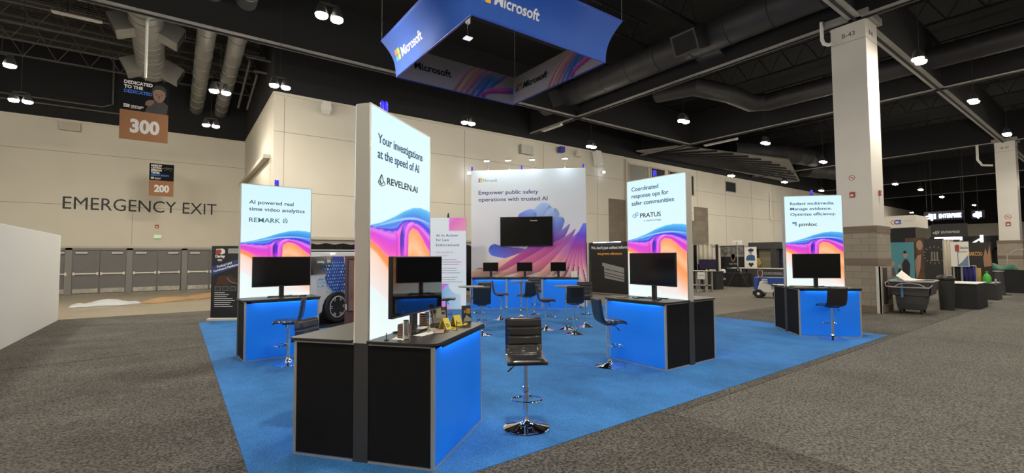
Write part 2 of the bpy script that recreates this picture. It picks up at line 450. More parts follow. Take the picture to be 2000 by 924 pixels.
wall_print = print_mat('fabric_print', emit=0.0, rough=0.8)
navy_ink = mat('navy_ink', (0.022, 0.075, 0.24), 0.6)
navy_dim = mat('indigo_ink', (0.03, 0.04, 0.25), 0.6)
black_ink = mat('black_ink', (0.012, 0.014, 0.02), 0.6)
teal_ink = mat('teal_ink', (0.05, 0.26, 0.36), 0.6)
lblue_ink = mat('light_blue_ink', (0.12, 0.42, 0.75), 0.6)
white_ink = mat('white_ink', (0.75, 0.75, 0.75), 0.6)
grey_ink = mat('grey_ink', (0.28, 0.30, 0.36), 0.6)
red_m = mat('red_plastic', (0.36, 0.05, 0.035), 0.4)
yellow_m = mat('yellow_plastic', (0.62, 0.50, 0.035), 0.4)
beacon = mat('blue_beacon_glass', (0.02, 0.02, 0.5), 0.2, emit=0.8, emit_col=(0.03, 0.02, 0.75))
lens_m = mat('glowing_lamp_lens', (1, 0.95, 0.85), 0.5, emit=LAMP, emit_col=(1.0, 0.91, 0.75))
housing = mat('lamp_housing', (0.02, 0.02, 0.02), 0.7)
logo_cols = [mat('logo_orange', (0.75, 0.12, 0.02), 0.6), mat('logo_green', (0.25, 0.5, 0.02), 0.6), mat('logo_blue', (0.0, 0.25, 0.75), 0.6), mat('logo_yellow', (0.9, 0.45, 0.01), 0.6)]

def four_squares(parent, x, z, s, y, M=None):
    """the four coloured squares of the sign's mark"""
    mb = MB(); g = s * 0.04; h = s / 2 - g
    for i, (a, b) in enumerate(((0, 1), (1, 1), (0, 0), (1, 0))):
        mb.box(x + a * (h + 2 * g), x + a * (h + 2 * g) + h, y - .004, y, z + b * (h + 2 * g), z + b * (h + 2 * g) + h, mi=i)
    return mb.build('window_mark', logo_cols, parent, M=M)

# ================================================================== THE SETTING
carpet_grey = carpet_mat('charcoal_carpet', (0.030, 0.028, 0.026), (0.165, 0.155, 0.142), fine=40, broad=0.6, amt=0.30, streak=1.6)
carpet_light = carpet_mat('aisle_carpet', (0.105, 0.097, 0.084), (0.235, 0.215, 0.185), fine=55, broad=0.7, amt=0.12)
concrete = carpet_mat('polished_concrete', (0.23, 0.20, 0.15), (0.28, 0.245, 0.185), fine=6, broad=0.35, amt=0.16, bump=0.02, rough=0.35)
carpet_blue = carpet_mat('blue_carpet', (0.026, 0.125, 0.36), (0.066, 0.245, 0.58), fine=70, broad=1.3, amt=0.26, bump=0.3, streak=0.6)
carpet_black = carpet_mat('black_carpet', (0.010, 0.011, 0.015), (0.02, 0.022, 0.03), fine=70, broad=1.3, amt=0.2, bump=0.3)

YE, YV, XS, ZT = 31.5, 21.19, 3.144, 8.78    # exit wall, long wall, return wall, top of the painted walls
struct(MB().box(-16, 95, -24, 32, -0.10, 0.0).build('floor', concrete))
# the aisle carpet laid over the hall floor
carpet_mid = carpet_mat('mid_grey_carpet', (0.048, 0.046, 0.043), (0.21, 0.200, 0.185), fine=42, broad=0.6, amt=0.18)
struct(MB().prism([(-16, -24), (4.44, -24), (4.44, 3.1), (24, 3.1), (24, 7.37), (12.2, 7.37), (12.2, 18.3), (-16, 18.7)], 0.0, 0.006).build('trim_1', carpet_grey))
struct(MB().prism([(24.01, 3.11), (94, 3.11), (94, 20.9), (12.21, 20.9), (12.21, 7.38), (24.01, 7.38)], 0.0, 0.006).build('trim_2', carpet_light))
struct(MB().prism([(4.45, -24), (94, -24), (94, 3.09), (4.45, 3.09)], 0.0, 0.006).build('trim_0', carpet_mid))
tag(MB().prism([(0.50, 3.24), (12.40, 3.24), (12.42, 15.15), (0.50, 15.15)], 0.006, 0.012).build('carpet', carpet_blue), 'bright blue rectangular booth carpet laid over the charcoal carpet', 'carpet')
tag(MB().prism([(2.2, 12.0), (3.9, 12.0), (6.9, 14.1), (6.9, 15.9), (2.2, 15.9)], 0.012, 0.017).build('floor_mat', carpet_black), 'black floor covering under the white patterned van', 'mat')
# seams in the foreground carpet
mb = MB()
mb.tube([(4.36, 3.22, .0065), (4.45, 3.0, .0065), (4.52, 2.7, .0065)], 0.004, 4)
mb.tube([(0.45, 16.0, .0065), (-2.7, 16.4, .0065)], 0.004, 4)
mb.tube([(0.4, 11.0, .0065), (-2.7, 10.6, .0065)], 0.005, 4)
struct(mb.build('trim_3', mat('seam_dark', (0.05, 0.047, 0.043), .95)))

def wall(name, x0, x1, y0, y1, z0, z1, m=None):
    return struct(MB().box(x0, x1, y0, y1, z0, z1).build(name, m or cream))
# exit wall with door opening zone (doors stand in front of a recess)
mb = MB().box(-16, -9.6, YE, YE + .3, 0, ZT).box(-9.6, 3.144, YE, YE + .3, 2.30, ZT).box(-16, 3.144, YE - .05, YE, ZT - .12, ZT)
for z in (7.14, 4.50):
    mb.box(-16, 3.14, YE - .006, YE, z - .012, z + .012, 1)
for x in (-8.2, -2.0): mb.box(x, x + .02, YE - .006, YE, 2.5, 4.5, 1)
mb.box(-9.6, 3.14, YE - .03, YE, 2.30, 2.42, 2)
mb.box(-4.87, -4.1, YE - .25, YE - .05, 8.2, 8.62, 2)
struct(mb.build('wall_exit', [cream, joint, mat('cream_trim', (0.45, 0.42, 0.36), 0.7)]))
wall('wall_exit_upper', -16, 3.144, YE - .02, YE + .3, ZT, 12.5, black_wall)
# return wall
mb = MB().box(XS, XS + .3, YV + .3, YE, 0, ZT).box(XS - .04, XS, YV, YE, ZT - .1, ZT)
mb.box(XS - .28, XS, YV + .7, YE, 6.05, 6.22, 1).box(XS - .03, XS, YV + .7, YE, 4.6, 6.05, 0)
struct(mb.build('wall_return', [cream, mat('cream_trim', (0.45, 0.42, 0.36), 0.7)]))
wall('wall_return_upper', XS - .02, XS + .3, YV, YE, ZT, 12.5, black_wall)
# the long wall: panel joints, a band of grey block openings, high windows
mb = MB().box(XS, 95, YV, YV + .3, 2.62, ZT).box(XS, 95, YV + .08, YV + .3, 0, 2.62)
mb.box(XS, 25.4, YV - .05, YV, ZT - .12, ZT)
for x in (3.53, 12.36, 17.9, 22.6): mb.box(x, x + .025, YV - .006, YV, 2.7, 8.6, 1)
for x in (34.4, 38.8, 43.4, 47.7, 52.1, 57.0, 62.5, 69.0, 77.0): mb.box(x, x + .03, YV - .006, YV, 2.62, 8.7, 1)
mb.box(XS, 95, YV - .006, YV, 7.09, 7.115, 1).box(XS, 25.4, YV - .006, YV, 4.55, 4.575, 1)
mb.box(26, 95, YV - .006, YV, 5.2, 5.23, 1)
mb.box(4.2, 95, YV - .06, YV, 2.55, 2.68, 2)
mb.box(25.4, 25.6, YV - .15, YV, 2.6, 8.6, 2)
struct(mb.build('wall_long', [cream, joint, mat('cream_trim', (0.45, 0.42, 0.36), 0.7)]))
wall('wall_long_upper', XS + .3, 95, YV - .02, YV + .3, ZT, 12.5, black_wall)
block = block_mat('tan_block', (0.20, 0.17, 0.135), (0.155, 0.13, 0.10), (0.10, 0.09, 0.075), 0.9, 0.42)
for i, (x0, x1, z0, z1) in enumerate(((23.7, 25.4, 2.68, 5.7), (33.9, 35.9, 2.68, 5.75), (32.6, 33.9, 2.68, 4.6))):
    struct(MB().box(x0, x1, YV - .03, YV + .02, z0, z1).build('trim_%d' % (4 + i), block))
# high windows at the far end of the long wall
glass_dark = mat('dark_window_glass', (0.035, 0.037, 0.042), 0.12)
glass_grey = mat('screened_window', (0.20, 0.195, 0.18), 0.5)
wi = 1
for x0, x1, m in ((25.75, 28.1, glass_grey), (28.3, 30.1, glass_dark), (30.5, 32.2, glass_dark), (32.35, 33.1, glass_dark)):
    fr = MB()
    for a in ((x0, x0 + .09, 6.75, 8.35), (x1 - .09, x1, 6.75, 8.35)): fr.box(a[0], a[1], YV - .07, YV - .01, a[2], a[3])
    fr.box(x0, x1, YV - .07, YV - .01, 6.66, 6.78).box(x0, x1, YV - .07, YV - .01, 8.3, 8.4)
    w = struct(fr.build('window_%d' % wi, mat('cream_trim', (0.45, 0.42, 0.36), 0.7)))
    MB().box(x0 + .09, x1 - .09, YV - .035, YV - .02, 6.78, 8.3).build('pane', m, w); wi += 1
for x0, x1, z0, z1 in ((33.5, 33.95, 6.6, 8.3), (38.75, 40.6, 7.35, 8.35)):
    w = struct(MB().box(x0, x1, YV - .05, YV - .01, z0, z0 + .08).box(x0, x1, YV - .05, YV - .01, z1 - .08, z1).box(x0, x0 + .08, YV - .05, YV - .01, z0, z1).box(x1 - .08, x1, YV - .05, YV - .01, z0, z1).build('window_%d' % wi, mat('cream_trim', (0.45, 0.42, 0.36), 0.7)))
    MB().box(x0 + .08, x1 - .08, YV - .03, YV - .015, z0 + .08, z1 - .08).build('pane', glass_dark, w); wi += 1
wall('wall_far', 95, 95.3, -24, 21.5, 0, 6.2)
wall('wall_far_upper', 95, 95.3, -24, 21.5, 6.2, 12.5, black_wall)
wall('wall_left', -16.3, -16, -24, 32, 0, 12.5)
wall('wall_near', -16, 95, -24.3, -24, 0, 12.5)
struct(MB().box(-16.3, 95.3, -24.3, 32, 12.5, 12.8).build('ceiling', black_ceiling))

# double doors under the exit lettering
door_grey = mat('grey_door_paint', (0.140, 0.138, 0.142), 0.5, noise=0.05)
frame_grey = mat('door_frame_paint', (0.20, 0.195, 0.195), 0.5)
kick = mat('brushed_steel', (0.50, 0.48, 0.44), 0.3, metal=0.8, noise=0.25, nscale=5)
zD = 2.24
xs = [-8.97, -6.74, -4.51, -2.28, -0.05]
di = 1
fr = MB()
for i, x in enumerate([-8.97, -6.74, -4.52, -2.18, 0.18, 2.50]):
    fr.box(x, x + .26, YE - .06, YE + .10, 0, 2.32)
fr.box(-9.6, 3.14, YE - .06, YE + .1, 2.22, 2.32).box(-9.6, -8.9, YE - .05, YE + .1, 0, 2.3).box(2.6, 3.14, YE - .05, YE + .1, 0, 2.3).box(-9.6, 3.14, YE + .12, YE + .3, 0, 2.4)
struct(fr.build('trim_7', frame_grey))
for x in (-8.71, -6.48, -4.26, -1.92, 0.44):
    for k in (0, 1):
        wd = 1.03
        a = x + k * (wd + .01)
        dr = struct(MB().box(a, a + wd, YE, YE + .045, 0.01, zD).build('door_%d' % di, door_grey)); di += 1
        hinge = 1 if k == 0 else -1
        b = MB().box(a + .03, a + wd - .03, YE - .075, YE - .045, 0.98, 1.05).box(a + .03, a + .11, YE - .08, YE, .94, 1.09).box(a + wd - .11, a + wd - .03, YE - .08, YE, .94, 1.09)
        b.build('push_bar', mat('push_bar_metal', (.72, .69, .62), .35, metal=.3), dr, bevel=.006)
        MB().box(a + .04, a + wd - .04, YE - .004, YE, .04, .26).build('kick_plate', kick, dr)
        cx = a + (.12 if k == 0 else wd - .57)
        MB().box(cx, cx + .45, YE - .09, YE, 2.02, 2.12).build('door_closer', silver, dr, bevel=.008)

# ------------------------------------------------------------------ ceiling steel
def girder(i, p0, p1, w=0.34):
    """deep plate girder: dark web, paler bottom flange"""
    p0, p1 = Vector(p0), Vector(p1); d = (p1 - p0); L = d.length; a = math.atan2(d.y, d.x)
    mb = MB().box(0, L, -w / 2, w / 2, 0, .05, 0).box(0, L, -.06, .06, .05, 1.9, 1).box(0, L, -w / 2, w / 2, 1.9, 1.95, 1)
    mb.box(0, L, -.035, .035, -.05, 0, 1)
    o = struct(mb.build('trim_%d' % i, [steel_grey, black_wall])); o.location = (p0.x, p0.y, 9.08); o.rotation_euler.z = a
n = 8
for p in (((-16, 17.25), (27.2, 17.25)), ((16.95, 21.1), (16.95, -24)), ((27.25, 21.1), (27.25, -24)), ((-16, 4.9), (94, 4.9)), ((43.6, 21.1), (43.6, -24)), ((60, 21.1), (60, -24)), ((75, 21.1), (75, -24)), ((-2, 4.9), (-2, -24))):
    girder(n, (*p[0], 0), (*p[1], 0)); n += 1
def joist(i, p0, p1, z, m):
    p0, p1 = Vector((*p0, z)), Vector((*p1, z)); d = (p1 - p0).normalized(); L = (p1 - p0).length; s = Vector((-d.y, d.x, 0))
    mb = MB(); a = math.atan2(d.y, d.x)
    mb.box(0, L, -.06, .06, 0, .06).box(0, L, -.06, .06, 1.0, 1.06)
    k = int(L / 1.1)
    for j in range(k):
        x = j * L / k; h = L / k
        mb.cyl((x, 0, .03), (x + h / 2, 0, 1.03), .022, n=4).cyl((x + h / 2, 0, 1.03), (x + h, 0, .03), .022, n=4)
    o = struct(mb.build('trim_%d' % i, m)); o.location = p0; o.rotation_euler.z = a
for y in (19.4, 21.5, 23.52, 25.6, 27.55, 29.6):
    joist(n, (-16, y), (3.1, y), 11.0, joist_grey); n += 1
for y in (15.0, 12.6, 10.2, 7.8, 2.6, 0.2, -2.4):
    joist(n, (-16, y), (16.8, y), 11.1, mat('dark_joist_paint', (0.012, 0.012, 0.014), 0.7)); n += 1
for x in (19.4, 22.0, 24.6, 30.0, 33.0, 36.0, 39.0, 47.0, 51.0, 55.0):
    joist(n, (x, 21.0), (x, -6), 11.1, mat('dark_joist_paint', (0.012, 0.012, 0.014), 0.7)); n += 1
# corrugated deck ribs over the left bay and the far right bays
mb = MB()
for i in range(64): mb.box(-16, 3.1, 17.5 + i * .22, 17.5 + i * .22 + .09, 12.42, 12.5)
struct(mb.build('trim_%d' % n, mat('deck_rib', (0.05, 0.048, 0.046), 0.7))); n += 1

# ================================================================== HALL FITTINGS
# ---- high bay lamps
def lamp_dome(r=.142, n=12):
    return MB().lathe([(r, .0), (r * .98, -.025), (r * .85, -.055), (r * .45, -.075), (0.004, -.08)], n)
def make_lamp():
    t = thing('high_bay_lamp', '', 'ceiling lamp')
    for sx in (-.175, .175):
        h = MB().lathe([(.04, .30), (.06, .28), (.09, .22), (.14, .05), (.150, 0.0), (.142, 0.0)], 16, (sx, 0, 0)).build('lamp_housing', housing, t, smooth=True)
        l = lamp_dome().build('lamp_lens', lens_m, h, smooth=True); l.location = (sx, 0, -.005)
    MB().box(-.20, .20, -.02, .02, .28, .32).cyl((0, 0, .30), (0, 0, 5.03), .006, n=6).build('hanging_rod', housing, t)
    return t
lamps = [
    (2.8, 11.16, 'twin glowing high bay lamp above the front kiosk, left of the blue hanging sign'),
    (9.93, 16.7, 'small twin lamp glowing above the long cream wall, right of the tall front backlit panel'),
    (2.64, 16.7, 'twin high bay lamp glowing right at the top corner of the long cream wall'),
    (1.06, 18.44, 'twin high bay lamp in front of the two narrow pale ducts'),
    (1.04, 23.4, 'twin lamp hanging low over the exit wall, just right of the orange 300 sign'),
    (-4.7, 23.6, 'twin high bay lamp at far left, above the cream exit wall'),
    (-4.3, 19.45, 'high bay lamp cut off by the left picture edge'),
    (17.3, 11.2, 'bright high bay lamp above the second white kiosk, right of the hanging sign'),
    (24.15, 11.0, 'high bay lamp left of the big column, above the curved dark duct'),
    (32.0, 11.2, 'small high bay lamp touching the left side of the big white column'),
    (17.36, 16.65, 'twin lamp near the end of the long wall, above the speaker bracket'),
    (32.0, 17.0, 'lamp washing the far wall above the small square window'),
    (38.3, 16.1, 'small far lamp above the far end of the long wall'),
    (46.2, 16.4, 'tiny far lamp beside the column above the right kiosk panel'),
    (17.6, 3.58, 'large bright high bay lamp right of the big column top'),
    (24.0, 3.4, 'high bay lamp midway between the two white columns'),
    (32.0, 3.46, 'high bay lamp over the top of the second column'),
    (47.0, 11.4, 'first of the distant lamps right of the big column, beside its edge'),
    (53.0, 11.1, 'second of the row of distant lamps right of the big column'),
    (61.5, 11.3, 'third of the row of distant lamps right of the big column'),
    (74.9, 11.0, 'fourth and farthest lamp of the row right of the big column'),
    (81.0, 18.0, 'tiny distant lamp low beside the big column over the white box sign'),
    (39.0, 3.4, 'high bay lamp at the right picture edge beside the second column'),
]
L0 = make_lamp()
for i, (x, y, lab) in enumerate(lamps):
    o = L0 if i == 0 else copy_tree(L0)
    o.location = (x, y, 7.5); o.rotation_euler.z = 0; o['label'] = lab; o['group'] = 'high bay lamps'
for x, y in ((9.9, 3.5), (2.7, 3.5), (-4.6, 3.5), (-4.6, 11.1), (-11.8, 11.1), (-11.8, 19.5), (17.4, -4.2), (9.9, -4.2), (2.7, -4.2), (-4.6, -4.2), (-11.8, -4.2), (9.9, -12), (2.7, -12), (-4.6, -12), (25, -4.2), (32.5, -4.2), (17.4, -12), (25, -12), (40, -4.2), (53, 3.4), (60, -4.2), (66, 3.4), (-11.8, 3.5)):
    o = copy_tree(L0); o.location = (x, y, 7.5); o['label'] = 'twin high bay lamp hanging outside the picture'; o['group'] = 'high bay lamps outside the picture'

# ---- ducts
def duct(label, p0, p1, r, m, ribs=1.2, n=24, name='air_duct'):
    p0, p1 = Vector(p0), Vector(p1); L = (p1 - p0).length; d = (p1 - p0) / L
    t = thing(name, label, 'duct', tuple(p0), 0)
    k = max(1, int(L / ribs)); pts = [Vector((0, 0, 0))]; rad = [r]
    for i in range(1, k):
        q = i * L / k
        pts += [d * (q - .03), d * (q - .02), d * (q + .02), d * (q + .03)]; rad += [r, r + .02, r + .02, r]
    pts.append(d * L); rad.append(r)
    MB().tube(pts, rad, n).build('duct_body', m, t, smooth=True)
    return t
duct('left one of two narrow pale ducts running to the exit wall', (.72, 14.0, 10.3), (.68, 31.45, 10.3), .31, duct_grey)
duct('right one of two narrow pale ducts running to the exit wall', (1.62, 14.0, 10.3), (1.85, 31.45, 10.3), .31, duct_grey)
d3 = duct('wide pale duct with side outlets above the orange 300 sign', (-1.05, 14.0, 10.4), (-1.15, 26.5, 10.4), .50, duct_grey, 0.55)
def outlet(parent, loc, rz, m, s=1.0):
    mb = MB().box(-.42 * s, .42 * s, 0, .75 * s, -.33 * s, .33 * s, M=Matrix.Rotation(rz, 4, 'Z') @ Matrix.Rotation(R(-25), 4, 'X'))
    mb.box(-.36 * s, .36 * s, .75 * s, .76 * s, -.27 * s, .27 * s, 1, M=Matrix.Rotation(rz, 4, 'Z') @ Matrix.Rotation(R(-25), 4, 'X'))
    o = mb.build('air_outlet', [m, black_wall], parent, bevel=.01); o.location = loc
outlet(d3, (-.35, 7.3, 0), R(90), duct_grey); outlet(d3, (.30, 7.3, 0), R(-90), duct_grey)
outlet(d3, (-.35, 11.8, 0), R(90), duct_grey); outlet(d3, (.30, 11.8, 0), R(-90), duct_grey)
d4 = duct('wide dark duct running up to the right behind the hanging blue sign', (16.2, 19.0, 10.1), (16.2, -8, 10.1), .58, duct_dark, 1.5)
for y in (3.0, 9.6, 17.6):
    outlet(d4, (-.4, y - 19.0, -.1), R(90), duct_dark, 1.2); outlet(d4, (.4, y - 19.0, -.1), R(-90), duct_dark, 1.2)
# elbow duct left of the column
mb = MB().tube([(20.0, 14.5, 10.2), (20.4, 12.6, 10.1), (22.5, 12.0, 10.0), (24.6, 11.9, 9.9), (25.2, 11.3, 9.9), (25.2, 8.0, 9.9), (25.2, 0, 9.9), (25.2, -10, 9.9)], .45, 20)
tag(mb.build('air_duct', duct_dark, smooth=True), 'dark elbow duct turning left of the big column', 'duct')
def arc_duct(label, pts, r, step):
    t = thing('air_duct', label, 'duct', pts[0])
    P = [Vector(p) - Vector(pts[0]) for p in pts]
    pts, rad = [], []
    for i in range(len(P) - 1):
        for a, q in ((0, r + .05), (.06, r + .05), (.09, r), (.97, r)):
            pts.append(P[i].lerp(P[i + 1], a)); rad.append(q)
    pts.append(P[-1]); rad.append(r)
    MB().tube(pts, rad, 20).build('duct_body', duct_dark, t, smooth=True)
arc_duct('curved ribbed dark duct dipping between the long wall and the big column', [(34.4 + 1.5 * i, 18.3 - 2.6 * math.sin(i / 12 * math.pi * .9), 9.9) for i in range(7)], .7, 1)
arc_duct('second ribbed duct farther along beside the big column', [(46 + 2.0 * i, 17.6 - 2.0 * math.sin(i / 10 * math.pi * .8), 9.6) for i in range(6)], .7, 1)
# fan of pale slats over the end of the long wall
t = thing('ceiling_baffle', 'ribbed grey ceiling baffle fanning out above the end of the long wall', 'ceiling baffle', (26.0, 20.6, 9.0))
MB().prism([(0, 0), (1.0, -2.6), (12, -5.0), (24, -1.0), (24, 0)], .12, .2).build('baffle_panel', duct_grey, t)
mb = MB()
for i in range(12):
    a = i / 11
    mb.cyl((1.2 + 1.5 * i * .3, -.1 - .0 * i, .06), (2.5 + a * 20, -3.3 - 1.6 * math.sin(a * 3) + a * 2.2, .06), .07, n=6)
mb.build('slat', black_wall, t)
# small fittings under the ceiling
def strip_fixture(label, loc, L, rz):
    t = thing('strip_light', label, 'strip light', loc, rz)
    MB().prism([(-.13, 0), (.13, 0), (.05, .09), (-.05, .09)], 0, L, axis='x').build('light_body', mat('enamel', (0.55, 0.52, 0.47), 0.4), t)
    for s in (-.06, .06): MB().cyl((.04, s, -.02), (L - .04, s, -.02), .018, n=8).build('tube', white, t)
    MB().cyl((L * .3, 0, .09), (L * .3, 0, 12.52 - loc[2]), .01, n=5).cyl((L * .7, 0, .09), (L * .7, 0, 12.52 - loc[2]), .01, n=5).build('hanger', black_wall, t)
strip_fixture('unlit fluorescent strip hanging among the joists at upper left', (-3.65, 21.5, 10.2), 1.3, 0)
strip_fixture('unlit strip light under the beam right of the hanging sign', (16.7, 18.2, 8.9), 1.6, R(90))
strip_fixture('unlit strip light hanging from the beam left of the big column', (27.6, 14.2, 8.9), 2.2, R(90))
# pipes
def pipe(label, pts, r, m, name='pipe'):
    return tag(MB().tube(pts, r, 8).build(name, m, smooth=True), label, 'pipe')
pipe('thin dark pipe turning down on the black wall at far left', [(-9, 31.2, 9.6), (-3.3, 31.2, 9.6), (-2.9, 31.2, 9.8), (-2.9, 31.2, 12.4)], .045, joist_grey)
pipe('second thin pipe beside the one turning down on the black wall', [(-9, 31.2, 9.35), (-2.6, 31.2, 9.35), (-2.2, 31.2, 9.6), (-2.2, 31.2, 12)], .045, joist_grey)
pipe('dark pipe hooked against the black return wall above the twin lamps', [(3.118, 22.2, 10.4), (2.2, 22.2, 10.4), (2.35, 22.4, 10.3), (2.35, 27.0, 9.5)], .05, joist_grey)
pipe('pair mate pipe hooked against the black return wall', [(3.118, 23.2, 10.2), (2.6, 23.2, 10.2), (2.75, 23.4, 10.1), (2.75, 27.0, 9.5)], .05, joist_grey)
pipe('long dark conduit crossing the ceiling inside the hanging sign opening', [(8.5, 14.5, 11.0), (13.0, 6.0, 11.0)], .05, duct_dark)
pipe('white drain pipe bending into the top of the big column', [(16.72, 5.76, 9.3), (16.72, 5.76, 8.72), (16.74, 5.72, 8.58), (16.76, 5.60, 8.50), (16.76, 5.50, 8.50)], .055, white)
pipe('white drain pipe bending into the top of the second column', [(43.4, 6.1, 9.1), (43.4, 6.1, 8.1), (43.4, 5.9, 7.7), (43.4, 5.4, 7.6)], .07, white)
pipe('white conduit running down the long wall right of the second kiosk', [(46.9, 21.1, 7.9), (46.9, 21.1, 5.3), (47.0, 20.9, 5.1)], .05, white)

# ---- columns
colblock = block_mat('split_face_block', (0.31, 0.275, 0.225), (0.265, 0.235, 0.19), (0.17, 0.15, 0.125), 0.42, 0.205)
colband = block_mat('brown_band_block', (0.19, 0.145, 0.12), (0.165, 0.125, 0.10), (0.14, 0.12, 0.10), 0.62, 0.21)
def column(x, y, code, labels, guard=True):
    t = thing('building_column', labels, 'column', (x, y, 0))
    p = .10
    MB().box(.0, 1.05, .0, .93, 2.62, 9.1).build('column_shaft', mat('white_column_paint', (0.62, 0.60, 0.565), 0.55, noise=0.03, nscale=1), t, bevel=.01)
    MB().box(-.005, 1.055, -.005, .935, 8.45, 8.465).build('shaft_joint', joint, t)
    b = MB().box(-p, 1.05 + p, -p, .93 + p, 0, 2.62)
    b.build('block_base', colblock, t, bevel=.006)
    for z0, z1 in ((2.41, 2.625), (1.42, 1.63), (0, .22)):
        MB().box(-p - .01, 1.06 + p, -p - .01, .94 + p, z0, z1).build('brown_block_band', colband, t, bevel=.006)
    MB().box(-.12, 1.17, -.12, 1.05, 9.1, 9.3).build('column_cap', steel_grey, t)
    if guard:
        MB().box(-p - .03, -p + .06, -p - .05, -p - .012, 0, 1.40).box(-p - .03, -p - .012, -p - .05, -p + .06, 0, 1.40).build('corner_guard', mat('white_guard', (0.60, 0.60, 0.58), 0.5), t)
        MB().box(.30, .62, -p - .02, -p + .02, .25, 1.35).build('outlet_box', mat('dark_recess', (0.03, 0.027, 0.025), 0.7), t)
    letters('code_letters', [(code, 0, 0, .34, .14)], black_ink, t, M=Matrix.Translation((-.003, .62, 8.62)) @ Matrix.Rotation(R(-90), 4, 'Z'))
    letters('code_letters', [(code, .3, 8.62, .34, .14)], black_ink, t, y=-.003)
    return t
column(16.93, 4.66, 'B-43', 'big white column with tan block base, marked B-43')
column(43.5, 4.38, 'B-42', 'distant white column with tan block base near the right edge', guard=False)
def round_sign(label, loc, r, rz):
    t = thing('no_smoking_sign', label, 'sign', loc, rz)
    MB().cyl((0, 0, 0), (0, -.006, 0), r, n=28).build('sign_disc', white, t)
    rg = MB().tube([(r * .86 * math.cos(a * math.pi / 12), -.008, r * .86 * math.sin(a * math.pi / 12)) for a in range(24)], r * .1, 6, closed=True)
    rg.tube([(-r * .6, -.008, r * .6), (r * .6, -.008, -r * .6)], r * .08, 6).build('red_ring', red_m, t)
    MB().box(-r * .5, r * .4, -.010, -.006, -r * .1, r * .1).build('cigarette', black_ink, t)
round_sign('round red and white no smoking sign on the big column', (16.925, 5.16, 4.15), .085, R(-90))
round_sign('round no smoking sign on the distant column', (43.49, 4.86, 4.15), .16, R(-90))
def alarm(label, loc, rz, s=1.0):
    t = thing('fire_alarm', label, 'fire alarm', loc, rz)
    MB().box(-.07 * s, .07 * s, -.05, 0, -.08 * s, .08 * s).build('alarm_body', red_m, t, bevel=.008)
    MB().box(-.035 * s, .035 * s, -.065, -.05, -.05 * s, .0).build('strobe', white, t, bevel=.004)
alarm('red fire alarm under the no smoking sign on the big column', (16.925, 5.16, 3.62), R(-90))
alarm('red fire alarm on the narrow side of the big column', (17.55, 4.655, 3.66), 0)
alarm('red fire alarm on the distant column', (43.49, 4.86, 3.70), R(-90), 1.6)
alarm('small red alarm on the exit wall above the green exit sign', (-.95, YE, 3.52), 0, 1.2)

